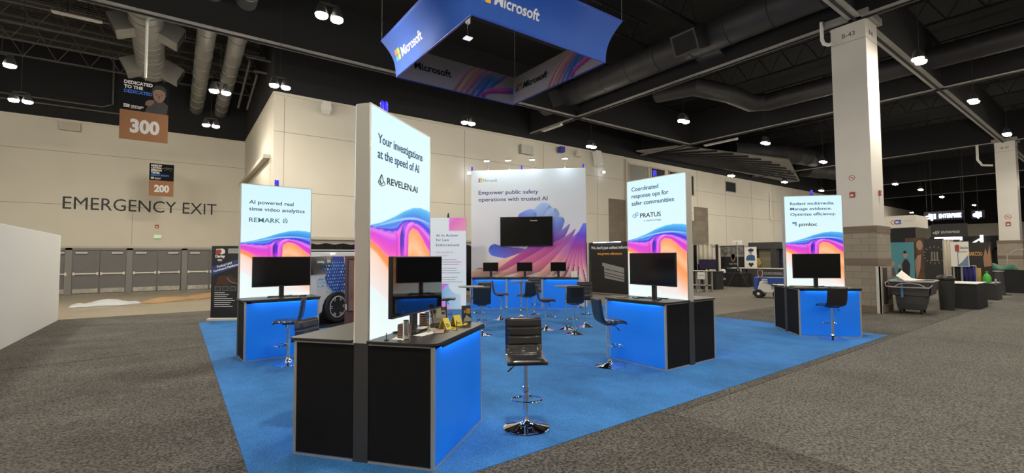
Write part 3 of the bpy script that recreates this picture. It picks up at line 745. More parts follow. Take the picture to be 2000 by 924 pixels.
# ---- exit wall lettering and signs
t = thing('wall_lettering', 'large black EMERGENCY EXIT letters on the cream wall over the doors', 'sign', (0, YE - .001, 0))
letters('letter_row', [('EMERGENCY EXIT', -4.68, 4.28, 6.44, .62)], black_ink, t, th=.02)
t = thing('exit_sign', 'small green lit exit sign above the grey doors', 'exit sign', (-1.05, YE, 2.85))
MB().box(-.02, .34, -.09, 0, 0, .22).build('sign_case', white, t, bevel=.01)
letters('exit_letters', [('EXIT', .03, .05, .26, .12)], mat('green_glow', (0.1, 0.6, 0.1), .5, emit=1.2, emit_col=(.25, .8, .25)), t, y=-.092)
def hang_sign(label, loc, w, h, num, lines, face):
    t = thing('hanging_sign', label, 'hanging sign', loc)
    f = h * .48
    MB().box(0, w, 0, .02, 0, f).build('orange_panel', mat('orange_brown_print', (0.215, 0.095, 0.038), .7), t)
    MB().box(0, w, 0, .02, f, h).build('black_panel', mat('black_print', (0.007, 0.007, 0.009), .8, spec=0.1), t)
    letters('number', [(num, w * .21, f * .27, w * .61, f * .42)], mat('silver_ink', (0.50, 0.50, 0.52), .6), t, bold=.045)
    up_ = [l for l in lines[:-1]]
    for i, l in enumerate(lines):
        wd = w * l[1]
        letters('slogan', [(l[0], w * .07, h - h * (.085 + i * .075), wd, h * .05)], white_ink if i < len(lines) - 1 else mat('blue_ink', (0.03, 0.14, 0.6), .6), t, bold=.03)
    MB().box(w * .07, w * .19, -.004, 0, f + h * .085, f + h * .095).box(w * .07, w * .19, -.004, 0, f + h * .065, f + h * .075).box(w * .07, w * .19, -.004, 0, f + h * .045, f + h * .055).build('stripe_mark', white_ink, t)
    letters('sponsor_name', [('FIRSTNET', w * .22, f + h * .055, w * .26, h * .028), ('Built with AT&T', w * .22, f + h * .035, w * .2, h * .014)], white_ink, t, bold=.01)
    # the printed figure: dark jacket, hand at the chin, face
    skin, jacket = mat('printed_skin', (0.20, 0.12, 0.09), .7), mat('printed_jacket', (0.025, 0.024, 0.03), .7)
    if face:
        cx, cz = w * .79, h * .775
        el = lambda x, z, a, b, n=24: [(x + a * math.cos(i * 2 * math.pi / n), z + b * math.sin(i * 2 * math.pi / n)) for i in range(n)]
        MB().prism([(w * .50, f), (w * .97, f), (w * .985, h * .64), (w * .90, h * .69), (w * .70, h * .68), (w * .56, h * .60)], -.003, 0, 'y').build('printed_jacket', jacket, t)
        MB().prism([(cx - w * .15, cz + .02), (cx - w * .15, cz + h * .11), (cx - w * .08, h * .955), (cx + w * .06, h * .965), (cx + w * .15, h * .91), (cx + w * .165, cz + .02), (cx, cz)], -.004, -.001, 'y').build('printed_hair', black_ink, t)
        MB().prism([(cx - w * .13, cz + h * .07), (cx - w * .12, cz - h * .02), (cx - w * .09, cz - h * .07), (cx - w * .02, cz - h * .105), (cx + w * .05, cz - h * .10), (cx + w * .11, cz - h * .05), (cx + w * .135, cz + h * .01), (cx + w * .13, cz + h * .08), (cx + w * .04, cz + h * .115), (cx - w * .06, cz + h * .11)], -.006, -.003, 'y').build('printed_face', skin, t)
        mb = MB().prism([(w * .50, h * .60), (w * .60, h * .585), (w * .68, h * .64), (w * .70, h * .695), (w * .66, h * .70), (w * .58, h * .69), (w * .52, h * .66)], -.008, -.006, 'y')
        mb.build('printed_hand', mat('printed_skin_dim', (0.13, 0.08, 0.06), .7), t)
        mb = MB()
        for k in (-1, 1): mb.prism([(cx + k * w * .055 - w * .035, cz + .045), (cx + k * w * .055 + w * .035, cz + .055), (cx + k * w * .055 + w * .03, cz + .072), (cx + k * w * .055 - w * .03, cz + .062)], -.008, -.006, 'y').prism(el(cx + k * w * .055, cz + .022, w * .018, .010, 10), -.008, -.006, 'y')
        mb.prism([(cx - w * .045, cz - .115), (cx + w * .04, cz - .112), (cx + w * .03, cz - .128), (cx - w * .03, cz - .130)], -.008, -.006, 'y').prism([(cx - w * .012, cz + .02), (cx + w * .008, cz + .02), (cx + w * .022, cz - .06), (cx - w * .022, cz - .065)], -.007, -.006, 'y')
        mb.build('printed_features', mat('printed_shadow', (0.06, 0.035, 0.03), .7), t)
    else:
        MB().tube([(w * .5, -.002, h * .86), (w * .7, -.002, h * .89), (w * .95, -.002, h * .87)], .02, 6).tube([(w * .6, -.002, h * .8), (w * .75, -.002, h * .86), (w * .9, -.002, h * .8)], .015, 6).build('printed_drone', mat('grey_print', (0.1, 0.1, 0.11), .7), t)
    MB().cyl((w * .5, .01, h), (w * .5, .01, (9.93 if face else 12.5) - loc[2]), .006, n=5).build('hanging_wire', silver, t)
    return t
s300 = hang_sign('large hanging sign with orange lower half reading 300', (-1.51, 18.0, 5.40), 1.175, 1.88, '300', [('DEDICATED', .58), ('TO THE', .38), ('DEDICATED', .58)], True)
hang_sign('smaller hanging sign farther back with orange half reading 200', (-1.235, 29.0, 4.92), .99, 1.63, '200', [('MISSION', .42), ('CRITICAL.', .44), ('MISSION', .42), ('TESTED.', .36), ('MISSION READY.', .74)], False)
tag(MB().cyl((-.92, 17.9, 7.35), (-.92, 17.9, 9.93), .035, .045, n=10).build('hanging_pole', mat('white_pole', (0.7, 0.7, 0.68), .35), smooth=True), 'pale vertical pole ending at the top of the 300 sign', 'pole')

# wall fittings on the long wall
def wall_box(name, label, cat, x, z, w, h, d, m, tilt=0):
    t = thing(name, label, cat, (x, YV - .0, z))
    MB().box(-w / 2, w / 2, -d - .09, -.17, -h / 2, h / 2, M=Matrix.Rotation(tilt, 4, 'X')).build('body', m, t, bevel=.015)
    MB().cyl((0, -.22, 0), (0, -.003, 0), .04, n=8).build('bracket', black_wall, t)
wall_box('loudspeaker', 'small white loudspeaker high on the long wall beside the corner', 'speaker', 5.15, 8.25, .35, .42, .45, white, R(-20))
wall_box('air_grille', 'white rectangular grille high on the long wall right of the hanging sign', 'grille', 16.5, 8.05, .9, .55, .16, mat('grille', (0.42, 0.41, 0.38), .6))
wall_box('floodlight', 'small blue-rimmed floodlight near the top of the long wall', 'floodlight', 19.1, 8.38, .35, .35, .4, mat('blue_case', (0.03, 0.04, 0.3), .4))
wall_box('junction_box', 'small cream box near the top of the long wall', 'box', 20.6, 8.35, .3, .4, .3, cream)
wall_box('loudspeaker', 'tall white loudspeaker column bracketed at the end of the long wall', 'speaker', 22.3, 8.15, .45, .95, .5, white, R(-12))
for lab, x, z in (('spotlight glowing on the long wall left of the main booth wall', 12.43, 6.2), ('spotlight glowing under the tall loudspeaker on the long wall', 22.9, 7.35)):
    t = thing('wall_spotlight', lab, 'spotlight', (x, YV - .35, z))
    MB().cyl((0, 0, 0), (0, .35, .08), .02, n=6).build('bracket', silver, t)
    MB().lathe([(.02, .1), (.08, .06), (.10, 0), (.09, -.03), (.003, -.05)], 12).build('lamp_head', mat('spot_glow', (1, 1, 1), .4, emit=14, emit_col=(.8, .85, 1)), t)

# ================================================================== THE BOOTH
W, D, T, HC, HL = 1.205, 0.608, 0.149, 1.005, 3.096

def monitor(label, loc, rz, w=.98, h=.545, lift=.22, base=.30, stand='bar', group=None, glass=None):
    """flat screen on its stand; loc is where the foot rests"""
    t = thing('monitor', label, 'monitor', loc, rz, group)
    z0 = lift
    b = MB().box(-w / 2, w / 2, -.012, .028, z0, z0 + h).box(-w / 2 + .12, w / 2 - .12, .028, .065, z0 + .08, z0 + h - .10)
    b.build('screen_housing', bezel, t, bevel=.006)
    MB().box(-w / 2 + .012, w / 2 - .012, -.0145, -.012, z0 + .018, z0 + h - .010).build('screen', glass or screen, t)
    MB().box(-w / 2 - .002, w / 2 + .002, -.0155, -.011, z0, z0 + .014).build('lower_bezel', mat('grey_bezel', (0.03, 0.03, 0.032), .35), t)
    MB().box(-.04, .04, .03, .075, .012, z0 + .12).build('stand_pole', bezel, t, bevel=.004)
    f = MB().box(-base * .28, base * .28, -.06, .15, 0, .012)
    for s in (-1, 1):
        f.prism([(s * .03, -.01), (s * base * .8, -.10), (s * base * .85, -.07), (s * .05, .05)], 0, .014).prism([(s * .03, .06), (s * base * .7, .13), (s * base * .66, .16), (s * .02, .10)], 0, .014)
    f.build('stand_foot', bezel, t)
    return t

def counter(label, loc, rz, w=W, chamfer=True, tag_group=None, name='display_counter', tops=True):
    """local frame: front face along +X at y=0, depth towards +Y"""
    t = thing(name, label, 'counter', loc, rz, tag_group)
    MB().box(.028, w - .028, .004, .02, .02, HC - .035).build('blue_front_panel', blue_panel, t)
    for x in (0, w - .03):
        MB().box(x, x + .03, 0, .03, 0, HC - .01).build('corner_post', silver, t, bevel=.003)
    for x in (.006, w - .016):
        MB().box(x, x + .010, .03, D - .002, .025, HC - .02).build('side_panel', black_fabric, t)
    for x in (0, w - .018):
        MB().box(x, x + .018, .03, D, 0, .018).build('bottom_rail', silver, t); MB().box(x, x + .018, .03, D, HC - .018, HC).build('top_rail', silver, t)
    MB().box(.03, w - .03, 0.002, .02, 0, .016).build('bottom_rail', silver, t)
    MB().box(.02, w - .02, D - .02, D - .006, .02, HC - .02).build('back_panel', black_fabric, t)
    MB().box(.14, w - .06, -.020, -.008, HC - .008, HC - .002).build('led_strip', led, t)
    MB().box(.10, w - .0, -.034, -.026, HC - .026, HC).build('worktop_lip', bezel, t)
    o, c = .035, .10
    poly = [(-o, D), (-o, c * .4), (-o + .01, .02), (-o + .045, -o + .01), (-o + c, -o), (w + o - c * .5, -o), (w + o - .015, -o + .02), (w + o, c * .3), (w + o, D)]
    if tops: MB().prism(poly, HC, HC + .026).build('worktop', laminate, t, bevel=.004)
    return t

def light_tower(label, loc, rz, text, graphic_label, beacon_x, w=W + .005, back=True):
    """tall double-sided light box; local y=0 is its front face"""
    t = thing('backlit_sign_tower', label, 'light box sign', loc, rz)
    MB().box(0, w, .006, T - .006, 1.0, HL).build('tower_frame', offwhite, t, bevel=.004)
    MB().box(.002, w - .002, .004, T - .004, 0, 1.0).build('tower_base', grey_panel, t)
    MB().box(-.002, .012, -.002, .008, 1.0, HL).box(w - .012, w + .002, -.002, .008, 1.0, HL).box(-.002, w + .002, -.002, .008, HL - .012, HL + .002).build('front_edge_trim', silver, t)
    g = sheet('front_graphic', w - .012, 1.0, HL - .008, kiosk_art, kiosk_print, t, nx=130, nz=230, x0=.006, y=.0)
    gb = sheet('back_graphic', w - .012, 1.0, HL - .008, kiosk_art, kiosk_print, t, nx=60, nz=110, x0=.006, M=Matrix.Translation((w, T, 0)) @ Matrix.Rotation(math.pi, 4, 'Z'))
    for kind, lines, m in text:
        for ln in lines: letters(kind, [ln], m, t, y=-.001, bold=.012)
    bc = thing('beacon_light', 'small blue glowing beacon clipped on top of ' + graphic_label, 'beacon', (loc[0] + math.cos(rz) * beacon_x - math.sin(rz) * T / 2, loc[1] + math.sin(rz) * beacon_x + math.cos(rz) * T / 2, HL + .012))
    MB().box(-.035, .035, -.03, .03, 0, .03).build('beacon_clip', bezel, bc)
    for s in (-1, 1):
        MB().lathe([(.016, .03), (.019, .05), (.019, .11), (.013, .13), (.003, .135)], 14, (s * .019, 0, 0)).build('beacon_glass', beacon, bc, smooth=True)
    return t
def local(loc, rz, x, y, z=0):
    return (loc[0] + math.cos(rz) * x - math.sin(rz) * y, loc[1] + math.sin(rz) * x + math.cos(rz) * y, z)

kiosks = {}
def kiosk(key, loc, deg, lab, texts, rear, bx, mon, lift=.19):
    rz = R(deg)
    counter('black and blue display counter ' + lab['front'], loc + (.012,), rz)
    if rear:
        counter('black display counter ' + lab['rear'], local(loc, rz, W, 2 * D + T, .012), rz + math.pi)
    p = local(loc, rz, 0, D, .012)
    light_tower(lab['tower'], p, rz, texts, lab['short'], bx)
    mx, my, mr = mon
    monitor(lab['monitor'], local(loc, rz, mx, my, HC + .038), rz + R(mr), lift=lift, glass=gloss_screen if key == 'front' else None)
    kiosks[key] = (loc, rz)

# front kiosk
def tri_logo(parent):
    mb = MB()
    for P in ([(.185, 2.492), (.130, 2.42), (.150, 2.395)], [(.190, 2.492), (.215, 2.44), (.246, 2.415)], [(.132, 2.412), (.185, 2.385), (.246, 2.408)], [(.150, 2.43), (.186, 2.40), (.222, 2.43)], [(.185, 2.49), (.165, 2.43), (.186, 2.405)]):
        mb.tube([(x, -.003, z) for x, z in P], .0035, 5)
    return mb.build('triangle_mark', black_ink, parent)
kiosk('front', (1.713, 3.434), 38.67,
      dict(front='in the foreground, holding a monitor and yellow markers', rear='behind the tall front panel, with bare grey top', tower='tallest-looking backlit panel headed Your investigations at the speed of AI', short='the front panel', monitor='large tilted monitor on the front counter beside small giveaways'),
      [('heading_letters', [('Your investigations', .125, 2.775, .885, .082), ('at the speed of AI', .122, 2.635, .81, .082)], navy_ink),
       ('company_name', [('REVELEN.AI', .285, 2.418, .61, .062)], black_ink)], True, .35, (.575, .43, -2), .172)
tri_logo([o for o in COL.objects if o.name == 'backlit_sign_tower'][0])
# right-hand middle kiosk
kiosk('middle', (5.99, 4.256 + W), -90,
      dict(front='under the Coordinated response panel, stool at its left end', rear='behind the Coordinated response panel, seen end-on in black', tower='backlit panel headed Coordinated response ops for safer communities', short='the Coordinated response panel', monitor='wide black monitor before the Coordinated response panel'),
      [('heading_letters', [('Coordinated', .11, 2.90, .57, .072), ('response ops for', .11, 2.775, .77, .072), ('safer communities', .11, 2.645, .87, .072)], navy_ink),
       ('company_name', [('PRATUS', .29, 2.415, .43, .075)], black_ink), ('small_line', [('a technology', .37, 2.345, .36, .03)], lblue_ink)], True, .56, (.67, .40, -5), .215)
tw = [o for o in COL.objects if o.name.startswith('backlit_sign_tower')]
mb = MB().tube([(.20, -.003, 2.43), (.15, -.003, 2.43), (.125, -.003, 2.455), (.15, -.003, 2.48), (.20, -.003, 2.48), (.20, -.003, 2.42), (.20, -.003, 2.51), (.245, -.003, 2.51), (.25, -.003, 2.47), (.21, -.003, 2.46)], .006, 6)
mb.build('loop_mark', lblue_ink, tw[-1])
# far right kiosk
kiosk('right', (10.807, 4.338), -46.21,
      dict(front='under the Redact multimedia panel with one stool before it', rear='behind the Redact multimedia panel, half hidden on the left', tower='backlit panel headed Redact multimedia, Manage evidence, before the big column', short='the Redact multimedia panel', monitor='black monitor before the Redact multimedia panel'),
      [('heading_letters', [('Redact multimedia.', .13, 2.885, .92, .062), ('Manage evidence.', .13, 2.765, .86, .062), ('Optimize efficiency.', .13, 2.64, .94, .062)], navy_ink),
       ('company_name', [('pimloc', .30, 2.40, .38, .075)], black_ink)], True, .62, (.545, .40, 2))
tw = [o for o in COL.objects if o.name.startswith('backlit_sign_tower')]
MB().prism([(.165, 2.495), (.255, 2.495), (.255, 2.405), (.225, 2.405), (.225, 2.45), (.165, 2.45)], -.003, -.001, 'y').build('corner_mark', lblue_ink, tw[-1])
# left kiosk
kiosk('left', (0.922, 8.878), 2.66,
      dict(front='under the AI powered video analytics panel at left', rear='', tower='backlit panel headed AI powered real time video analytics, at left', short='the video analytics panel', monitor='black monitor before the video analytics panel at left'),
      [('heading_letters', [('AI powered real', .135, 2.735, .75, .066), ('time video analytics', .135, 2.61, .95, .066)], navy_ink),
       ('company_name', [('REMARK', .135, 2.40, .52, .08)], teal_ink)], False, .60, (.66, .40, 0))
tw = [o for o in COL.objects if o.name.startswith('backlit_sign_tower')]
MB().tube([(.74 + .035 * math.cos(R(a)), -.003, 2.44 + .042 * math.sin(R(a))) for a in range(-60, 241, 25)], .007, 6).tube([(.715, -.003, 2.40), (.74, -.003, 2.465), (.765, -.003, 2.40)], .007, 6).build('peak_mark', teal_ink, tw[-1])

# small things on the kiosks' worktops
ZC = HC + .038
def on(key, x, y, z=ZC):
    loc, rz = kiosks[key]; return local(loc, rz, x, y, z)
def remote(label, key, x, y, rz, l=.14):
    t = thing('remote_control', label, 'remote', on(key, x, y), rz)
    MB().box(-l / 2, l / 2, -.02, .02, 0, .018).build('remote_body', bezel, t, bevel=.005)
    MB().box(-l / 2 + .02, l / 2 - .02, -.012, .012, .018, .020).build('keypad', grey_panel, t)
remote('small black remote on the left kiosk counter', 'left', .98, .25, R(10))
remote('small black remote on the counter of the Coordinated response kiosk', 'middle', .92, .22, R(40), .09)
remote('black remote on the right kiosk counter', 'right', .78, .18, R(-30), .16)
def cable(label, key, pts, r=.004):
    return tag(MB().tube([on(key, x, y, ZC + z) for x, y, z in pts], r, 6).build('power_cable', bezel, smooth=True), label, 'cable')
cable('black cable loop at the foot of the Coordinated response monitor', 'middle', [(.60, .28, .004), (.5, .22, .004), (.44, .16, .02), (.50, .14, .004), (.55, .2, .004), (.47, .26, .004)])
cable('black cable rising behind the front monitor', 'front', [(.62, .45, .005), (.66, .50, .02), (.70, .54, .12), (.72, .56, .2)], .003)
for i, (x, y, a) in enumerate(((.18, .28, 5), (.27, .33, -12))):
    t = tag(MB().box(-.15, .15, -.11, .11, 0, .012 + .002 * i).box(-.145, .145, -.105, .105, .012, .018).build('brochure_stack', mat('tan_paper', (0.20, 0.15, 0.10), .7) if i == 0 else mat('brown_paper', (0.10, 0.07, 0.05), .7)), ('tan', 'brown')[i] + ' flat stack of papers on the right kiosk counter', 'papers')
    t.location = on('right', x, y - .04, ZC + .0); t.rotation_euler.z = R(-46 + a)
    if i: t.location = on('right', .17, .46, ZC)
t = tag(MB().box(-.16, .16, -.11, .11, 0, .008).build('brochure_stack', mat('tan_paper', (0.20, 0.15, 0.10), .7)), 'thin papers at the far left end of the Coordinated response counter', 'papers')
t.location = on('middle', .08, .25); t.rotation_euler.z = R(-80)

# front kiosk counter: giveaways
F = lambda x, y: on('front', x, y)
frz = kiosks['front'][1]
clear = bpy.data.materials.new('clear_acrylic'); clear.use_nodes = True
_b = clear.node_tree.nodes['Principled BSDF']; _b.inputs['Base Color'].default_value = (.9, .95, .95, 1); _b.inputs['Transmission Weight'].default_value = 1; _b.inputs['Roughness'].default_value = .03; _b.inputs['IOR'].default_value = 1.2
t = tag(MB().lathe([(.038, 0), (.038, .004), (.030, .012), (.026, .05), (.026, .165), (.022, .17), (.003, .17)], 24).build('chrome_canister', chrome, smooth=True), 'upright shiny metal tube at the left end of the front counter', 'canister')
t.location = F(.085, .30)
def coaster_stack(label, x, y, r, n, m, square=False):
    t = thing('coaster_stack', label, 'coasters', F(x, y), frz)
    for i in range(n):
        z = i * .011
        if square: MB().box(-r, r, -r, r, z, z + .0105, M=Matrix.Rotation(R((i * 37) % 7 - 3), 4, 'Z')).build('coaster', m[i % 2], t, bevel=.002)
        else: MB().cyl((0, 0, z), (.002 * (i % 2), 0, z + .0105), r, n=20).build('coaster', m[i % 2], t)
wood = [mat('brown_coaster', (0.12, 0.055, 0.04), .6), mat('tan_coaster', (0.22, 0.13, 0.09), .6)]
coaster_stack('short stack of brown square coasters beside the metal tube', .19, .37, .045, 11, wood, True)
coaster_stack('taller round stack of brown coasters behind the front monitor', .83, .50, .043, 12, wood[::-1])
for i, (x, y, a, l) in enumerate((('thick dark tray', .50, 12, .2), ('thin phone charger', .60, -8, .16), ('grey pad', .42, 20, .14))):
    t = tag(MB().box(-l / 2, l / 2, -.045, .045, 0, .022 - .004 * i).build(('tray', 'charger', 'pad')[i], (bezel, white, grey_panel)[i], bevel=.008), ('black tray', 'white slim charger', 'dark pad')[i] + ' under the lower edge of the front monitor', ('tray', 'charger', 'pad')[i])
    t.location = F((.44, .66, .58)[i], (.40, .44, .52)[i]); t.rotation_euler.z = frz + R(a)
t = thing('clip_stand', 'small metal clip standing on the counter left edge', 'clip', F(.04, .46))
MB().cyl((0, 0, 0), (0, 0, .008), .02, n=14).cyl((0, 0, 0), (0, 0, .06), .004, n=6).build('clip_pin', bezel, t)
# leaflets lying flat
for i, (x, y, a, w_, h_, m) in enumerate(((.14, .40, 10, .13, .09, paper), (.40, .27, -12, .24, .10, paper), (.55, .20, 22, .22, .09, mat('pink_leaflet', (0.45, 0.30, 0.28), .7)), (.62, .30, 35, .20, .08, mat('tan_leaflet', (0.42, 0.36, 0.25), .7)))):
    t = tag(MB().box(-w_ / 2, w_ / 2, -h_ / 2, h_ / 2, 0, .002 + .001 * i).build('leaflet', m), ('small white card under the metal tube', 'white leaflet lying before the clear stand', 'pinkish leaflet overlapping the white one', 'tan leaflet beside the yellow B marker')[i], 'leaflet')
    t.location = F(x, y); t.location.z += .0005 + .0012 * i; t.rotation_euler.z = frz + R(a)
def acrylic(label, x, y, rz, w, h, face, name='sign_holder'):
    t = thing(name, label, 'sign holder', F(x, y), rz)
    tilt = Matrix.Rotation(R(-8), 4, 'X')
    MB().box(-w / 2, w / 2, 0, .004, 0, h, M=tilt).box(-w / 2, w / 2, -.01, .07, 0, .004).build('clear_holder', clear, t)
    face(t, w, h, tilt)
    return t
def face_plan(t, w, h, M):
    MB().box(-w / 2 + .004, w / 2 - .004, -.003, -.001, .006, h - .004, M=M).build('card', mat('card_tan', (0.34, 0.31, 0.26), .7), t)
    b = MB().box(-w * .42, -w * .24, -.005, -.003, h * .62, h * .84, M=M).box(-w * .35, -w * .31, -.005, -.003, h * .38, h * .62, M=M)
    for i in range(3): b.box(w * (.08 + i * .1), w * (.15 + i * .1), -.005, -.003, h * .74, h * .96, M=M)
    b.box(w * .36, w * .47, -.005, -.003, h * .05, h * .97, M=M).box(w * .1, w * .3, -.005, -.003, h * .5, h * .66, M=M)
    for i in range(3): b.box(-w * .40, w * .10, -.005, -.003, h * (.10 + i * .09), h * (.125 + i * .09), M=M)
    b.build('card_print', black_ink, t)
def face_dark(t, w, h, M):
    MB().box(-w / 2 + .004, w / 2 - .004, -.003, -.001, .006, h - .004, M=M).build('card', mat('card_navy', (0.012, 0.012, 0.035), .6), t)
    MB().box(-w * .25, -w * .08, -.005, -.003, h * .55, h * .70, M=M).box(0, w * .4, -.005, -.003, h * .5, h * .8, M=M).build('gold_print', mat('gold_print', (0.42, 0.22, 0.03), .6), t)
    MB().prism([(-w * .3, .012), (w * .46, .012), (w * .46, h * .2), (w * .0, h * .44), (-w * .3, h * .15)], -.005, -.003, 'y', M=M).build('white_print', mat('card_tan', (0.34, 0.31, 0.26), .7), t)
acrylic('clear stand holding a tan printed card, left of the yellow markers', 1.12, .44, frz - R(28), .21, .17, face_plan)
acrylic('upright clear holder with a dark navy and gold card near the counter end', 1.20, .17, frz - R(50), .11, .185, face_dark)
acrylic('clear holder with small white card behind the coasters', .98, .50, frz - R(15), .12, .14, face_plan)
t = thing('sign_stand', 'clear post on a white foot in the middle of the front counter', 'stand', F(.50, .285), frz)
MB().box(-.05, .05, -.03, .03, 0, .006).build('stand_foot', white, t)
MB().box(-.016, .016, -.006, .006, .006, .19).build('clear_post', clear, t)
def marker(label, x, y, rz, ch):
    t = thing('evidence_marker', label, 'marker', F(x, y), rz)
    w, d, h = .085, .055, .105
    MB().prism([(-d, 0), (-d + .006, 0), (0, h - .008), (d - .006, 0), (d, 0), (.006, h), (-.006, h)], -w / 2, w / 2, 'x').build('folded_tent', yellow_m, t)
    ang = math.atan2(d, h)
    letters('marker_letter', [(ch, -.024, .026, .046, .060)], black_ink, t, M=Matrix.Translation((0, -d - .0015, 0)) @ Matrix.Rotation(-ang, 4, 'X'))
marker('yellow tent marker with black letter B on the front counter', .72, .215, R(24), 'B')
marker('yellow tent marker near the dark card holder', .98, .20, R(2), 'C')
for i, (x, y, a) in enumerate(((.73, .115, 15), (.79, .15, 60), (1.05, .13, 10))):
    t = tag(MB().box(-.055, .055, -.016, .016, 0, .005).box(.02, .055, -.02, .02, .005, .009).build('folded_marker', yellow_m), ('flat yellow marker lying before the letter B marker', 'second flat yellow marker beside the letter B marker', 'small flat yellow marker right of the last tent marker')[i], 'marker')
    t.location = F(x, y); t.rotation_euler.z = frz + R(a)
t = thing('pen', 'black pen standing on its point by the yellow markers', 'pen', F(.68, .075))
MB().cyl((0, 0, 0), (0, 0, .085), .0045, n=8).build('pen_barrel', bezel, t)
MB().cyl((-.02, 0, 0), (.02, 0, 0), .004, n=6).build('pen_foot', bezel, t)

# ---- stools
def seat_mesh():
    path = [(-.205, .672), (-.20, .692), (-.17, .700), (-.12, .703), (-.06, .700), (0, .695), (.06, .690), (.11, .690), (.145, .700), (.172, .725), (.188, .765), (.197, .815), (.206, .87), (.214, .93), (.222, .99), (.229, 1.04), (.232, 1.070), (.236, 1.082)]
    import numpy as _n
    P = np.array(path); s = np.concatenate([[0], np.cumsum(np.hypot(*np.diff(P, axis=0).T))]); S = np.linspace(0, s[-1], 90)
    P = np.stack([np.interp(S, s, P[:, 0]), np.interp(S, s, P[:, 1])], 1)
    grooves = [s[-1] * k for k in (.16, .27, .38, .50, .63, .75, .87)]
    loops = []
    nx = 13
    for i, p in enumerate(P):
        d = P[min(i + 1, len(P) - 1)] - P[max(i - 1, 0)]; d = d / np.linalg.norm(d); nrm = np.array([-d[1], d[0]])   # towards the sitter
        g = sum(math.exp(-((S[i] - q) / .006) ** 2) for q in grooves)
        end = min(1.0, min(S[i], S[-1] - S[i]) / .03 + .12)
        hw = (.205 if S[i] < .25 else .205 - .010 * min(1, (S[i] - .25) / .2)) * (1 - .06 * (1 - end) ** 2)
        t1 = (.030 - .009 * g) * math.sqrt(end); t2 = .022 * math.sqrt(end)
        top, bot = [], []
        for k in range(nx):
            u = -1 + 2 * k / (nx - 1); e = (1 - abs(u) ** 6) ** .5 if abs(u) < 1 else 0
            wing = .022 * max(0, 1 - abs(S[i] - s[-1] * .46) / .16) * u * u
            top.append((u * hw, p[0] + nrm[0] * (t1 * e + wing), p[1] + nrm[1] * (t1 * e + wing)))
            if 0 < k < nx - 1: bot.append((u * hw, p[0] - nrm[0] * (t2 * e - wing), p[1] - nrm[1] * (t2 * e - wing)))
        loops.append(top + bot[::-1])
    return MB().loft(loops)
_stool = None
def stool(label, x, y, facing, group='black bar stools with chrome bases', lift=0.0):
    """facing: compass direction (degrees from +X) the sitter looks towards"""
    global _stool
    if _stool is None:
        t = thing('bar_stool', label, 'bar stool')
        seat_mesh().build('padded_seat', vinyl, t, smooth=True)
        MB().box(-.10, .10, -.08, .10, .655, .672).build('seat_plate', bezel, t, bevel=.004)
        MB().cyl((0, 0, .36), (0, 0, .66), .021, n=20).build('upper_post', chrome, t, smooth=True)
        MB().cyl((0, 0, .09), (0, 0, .40), .029, n=20).lathe([(.029, .40), (.033, .402), (.033, .415), (.022, .418)], 20).build('lower_post', chrome, t, smooth=True)
        MB().lathe([(.232, 0), (.233, .007), (.222, .012), (.17, .022), (.11, .036), (.07, .050), (.045, .068), (.034, .095), (.030, .12)], 40).build('trumpet_base', chrome, t, smooth=True)
        pts = [(.15 * math.sin(a), -.105 - .105 * math.cos(a), .315) for a in [i * 2 * math.pi / 28 for i in range(28)]]
        fr = MB().tube(pts, .010, 8, closed=True).cyl((0, 0, .295), (0, 0, .34), .036, n=18).tube([(0, -.03, .315), (0, -.06, .315)], .01, 6)
        fr.build('footrest', chrome, t, smooth=True)
        lv = MB().tube([(-.05, -.02, .655), (-.12, -.05, .635), (-.15, -.06, .615)], .005, 6).build('height_lever', chrome, t)
        MB().tube([(-.145, -.058, .618), (-.19, -.075, .585)], .008, 8).build('lever_grip', bezel, lv)
        _stool = t
    else:
        t = copy_tree(_stool)
    t.location = (x, y, .012 + lift); t.rotation_euler.z = R(facing + 90); t['label'] = label; t['group'] = group
    return t
stool('black ribbed bar stool standing alone in the foreground, facing the camera', 2.90, 3.74, -122)
stool('black bar stool side-on at the counter of the Coordinated response kiosk', 5.56, 4.99, -22)
stool('black bar stool seen from behind at the right kiosk', 10.93, 3.77, 48)
stool('black bar stool side-on before the left kiosk, facing left', 1.50, 8.30, 160)
stool('bar stool half hidden behind the bare grey counter, lower than the others', 1.29, 5.16, -50, lift=-.0)
stool('bar stool facing right between the left and middle round tables', 7.277, 10.50, -35)
stool('bar stool behind the left round table, ribbed back towards the camera', 6.35, 10.05, 212)
stool('bar stool before the left round table, plain back to the camera', 5.52, 8.70, 58)
stool('bar stool behind the middle round table, ribbed back showing', 8.72, 10.78, 232)
stool('bar stool before the middle round table, plain back to the camera', 7.57, 9.68, 85)
stool('bar stool facing right between the middle and right round tables', 7.12, 8.37, -35)
stool('bar stool before the right round table, plain back to the camera', 7.24, 7.54, 56)
stool('bar stool behind the right round table, ribbed back showing', 8.22, 8.16, 228)
stool('bar stool at the left by the soft white AI in Action panel, facing right', 5.43, 10.21, -35)

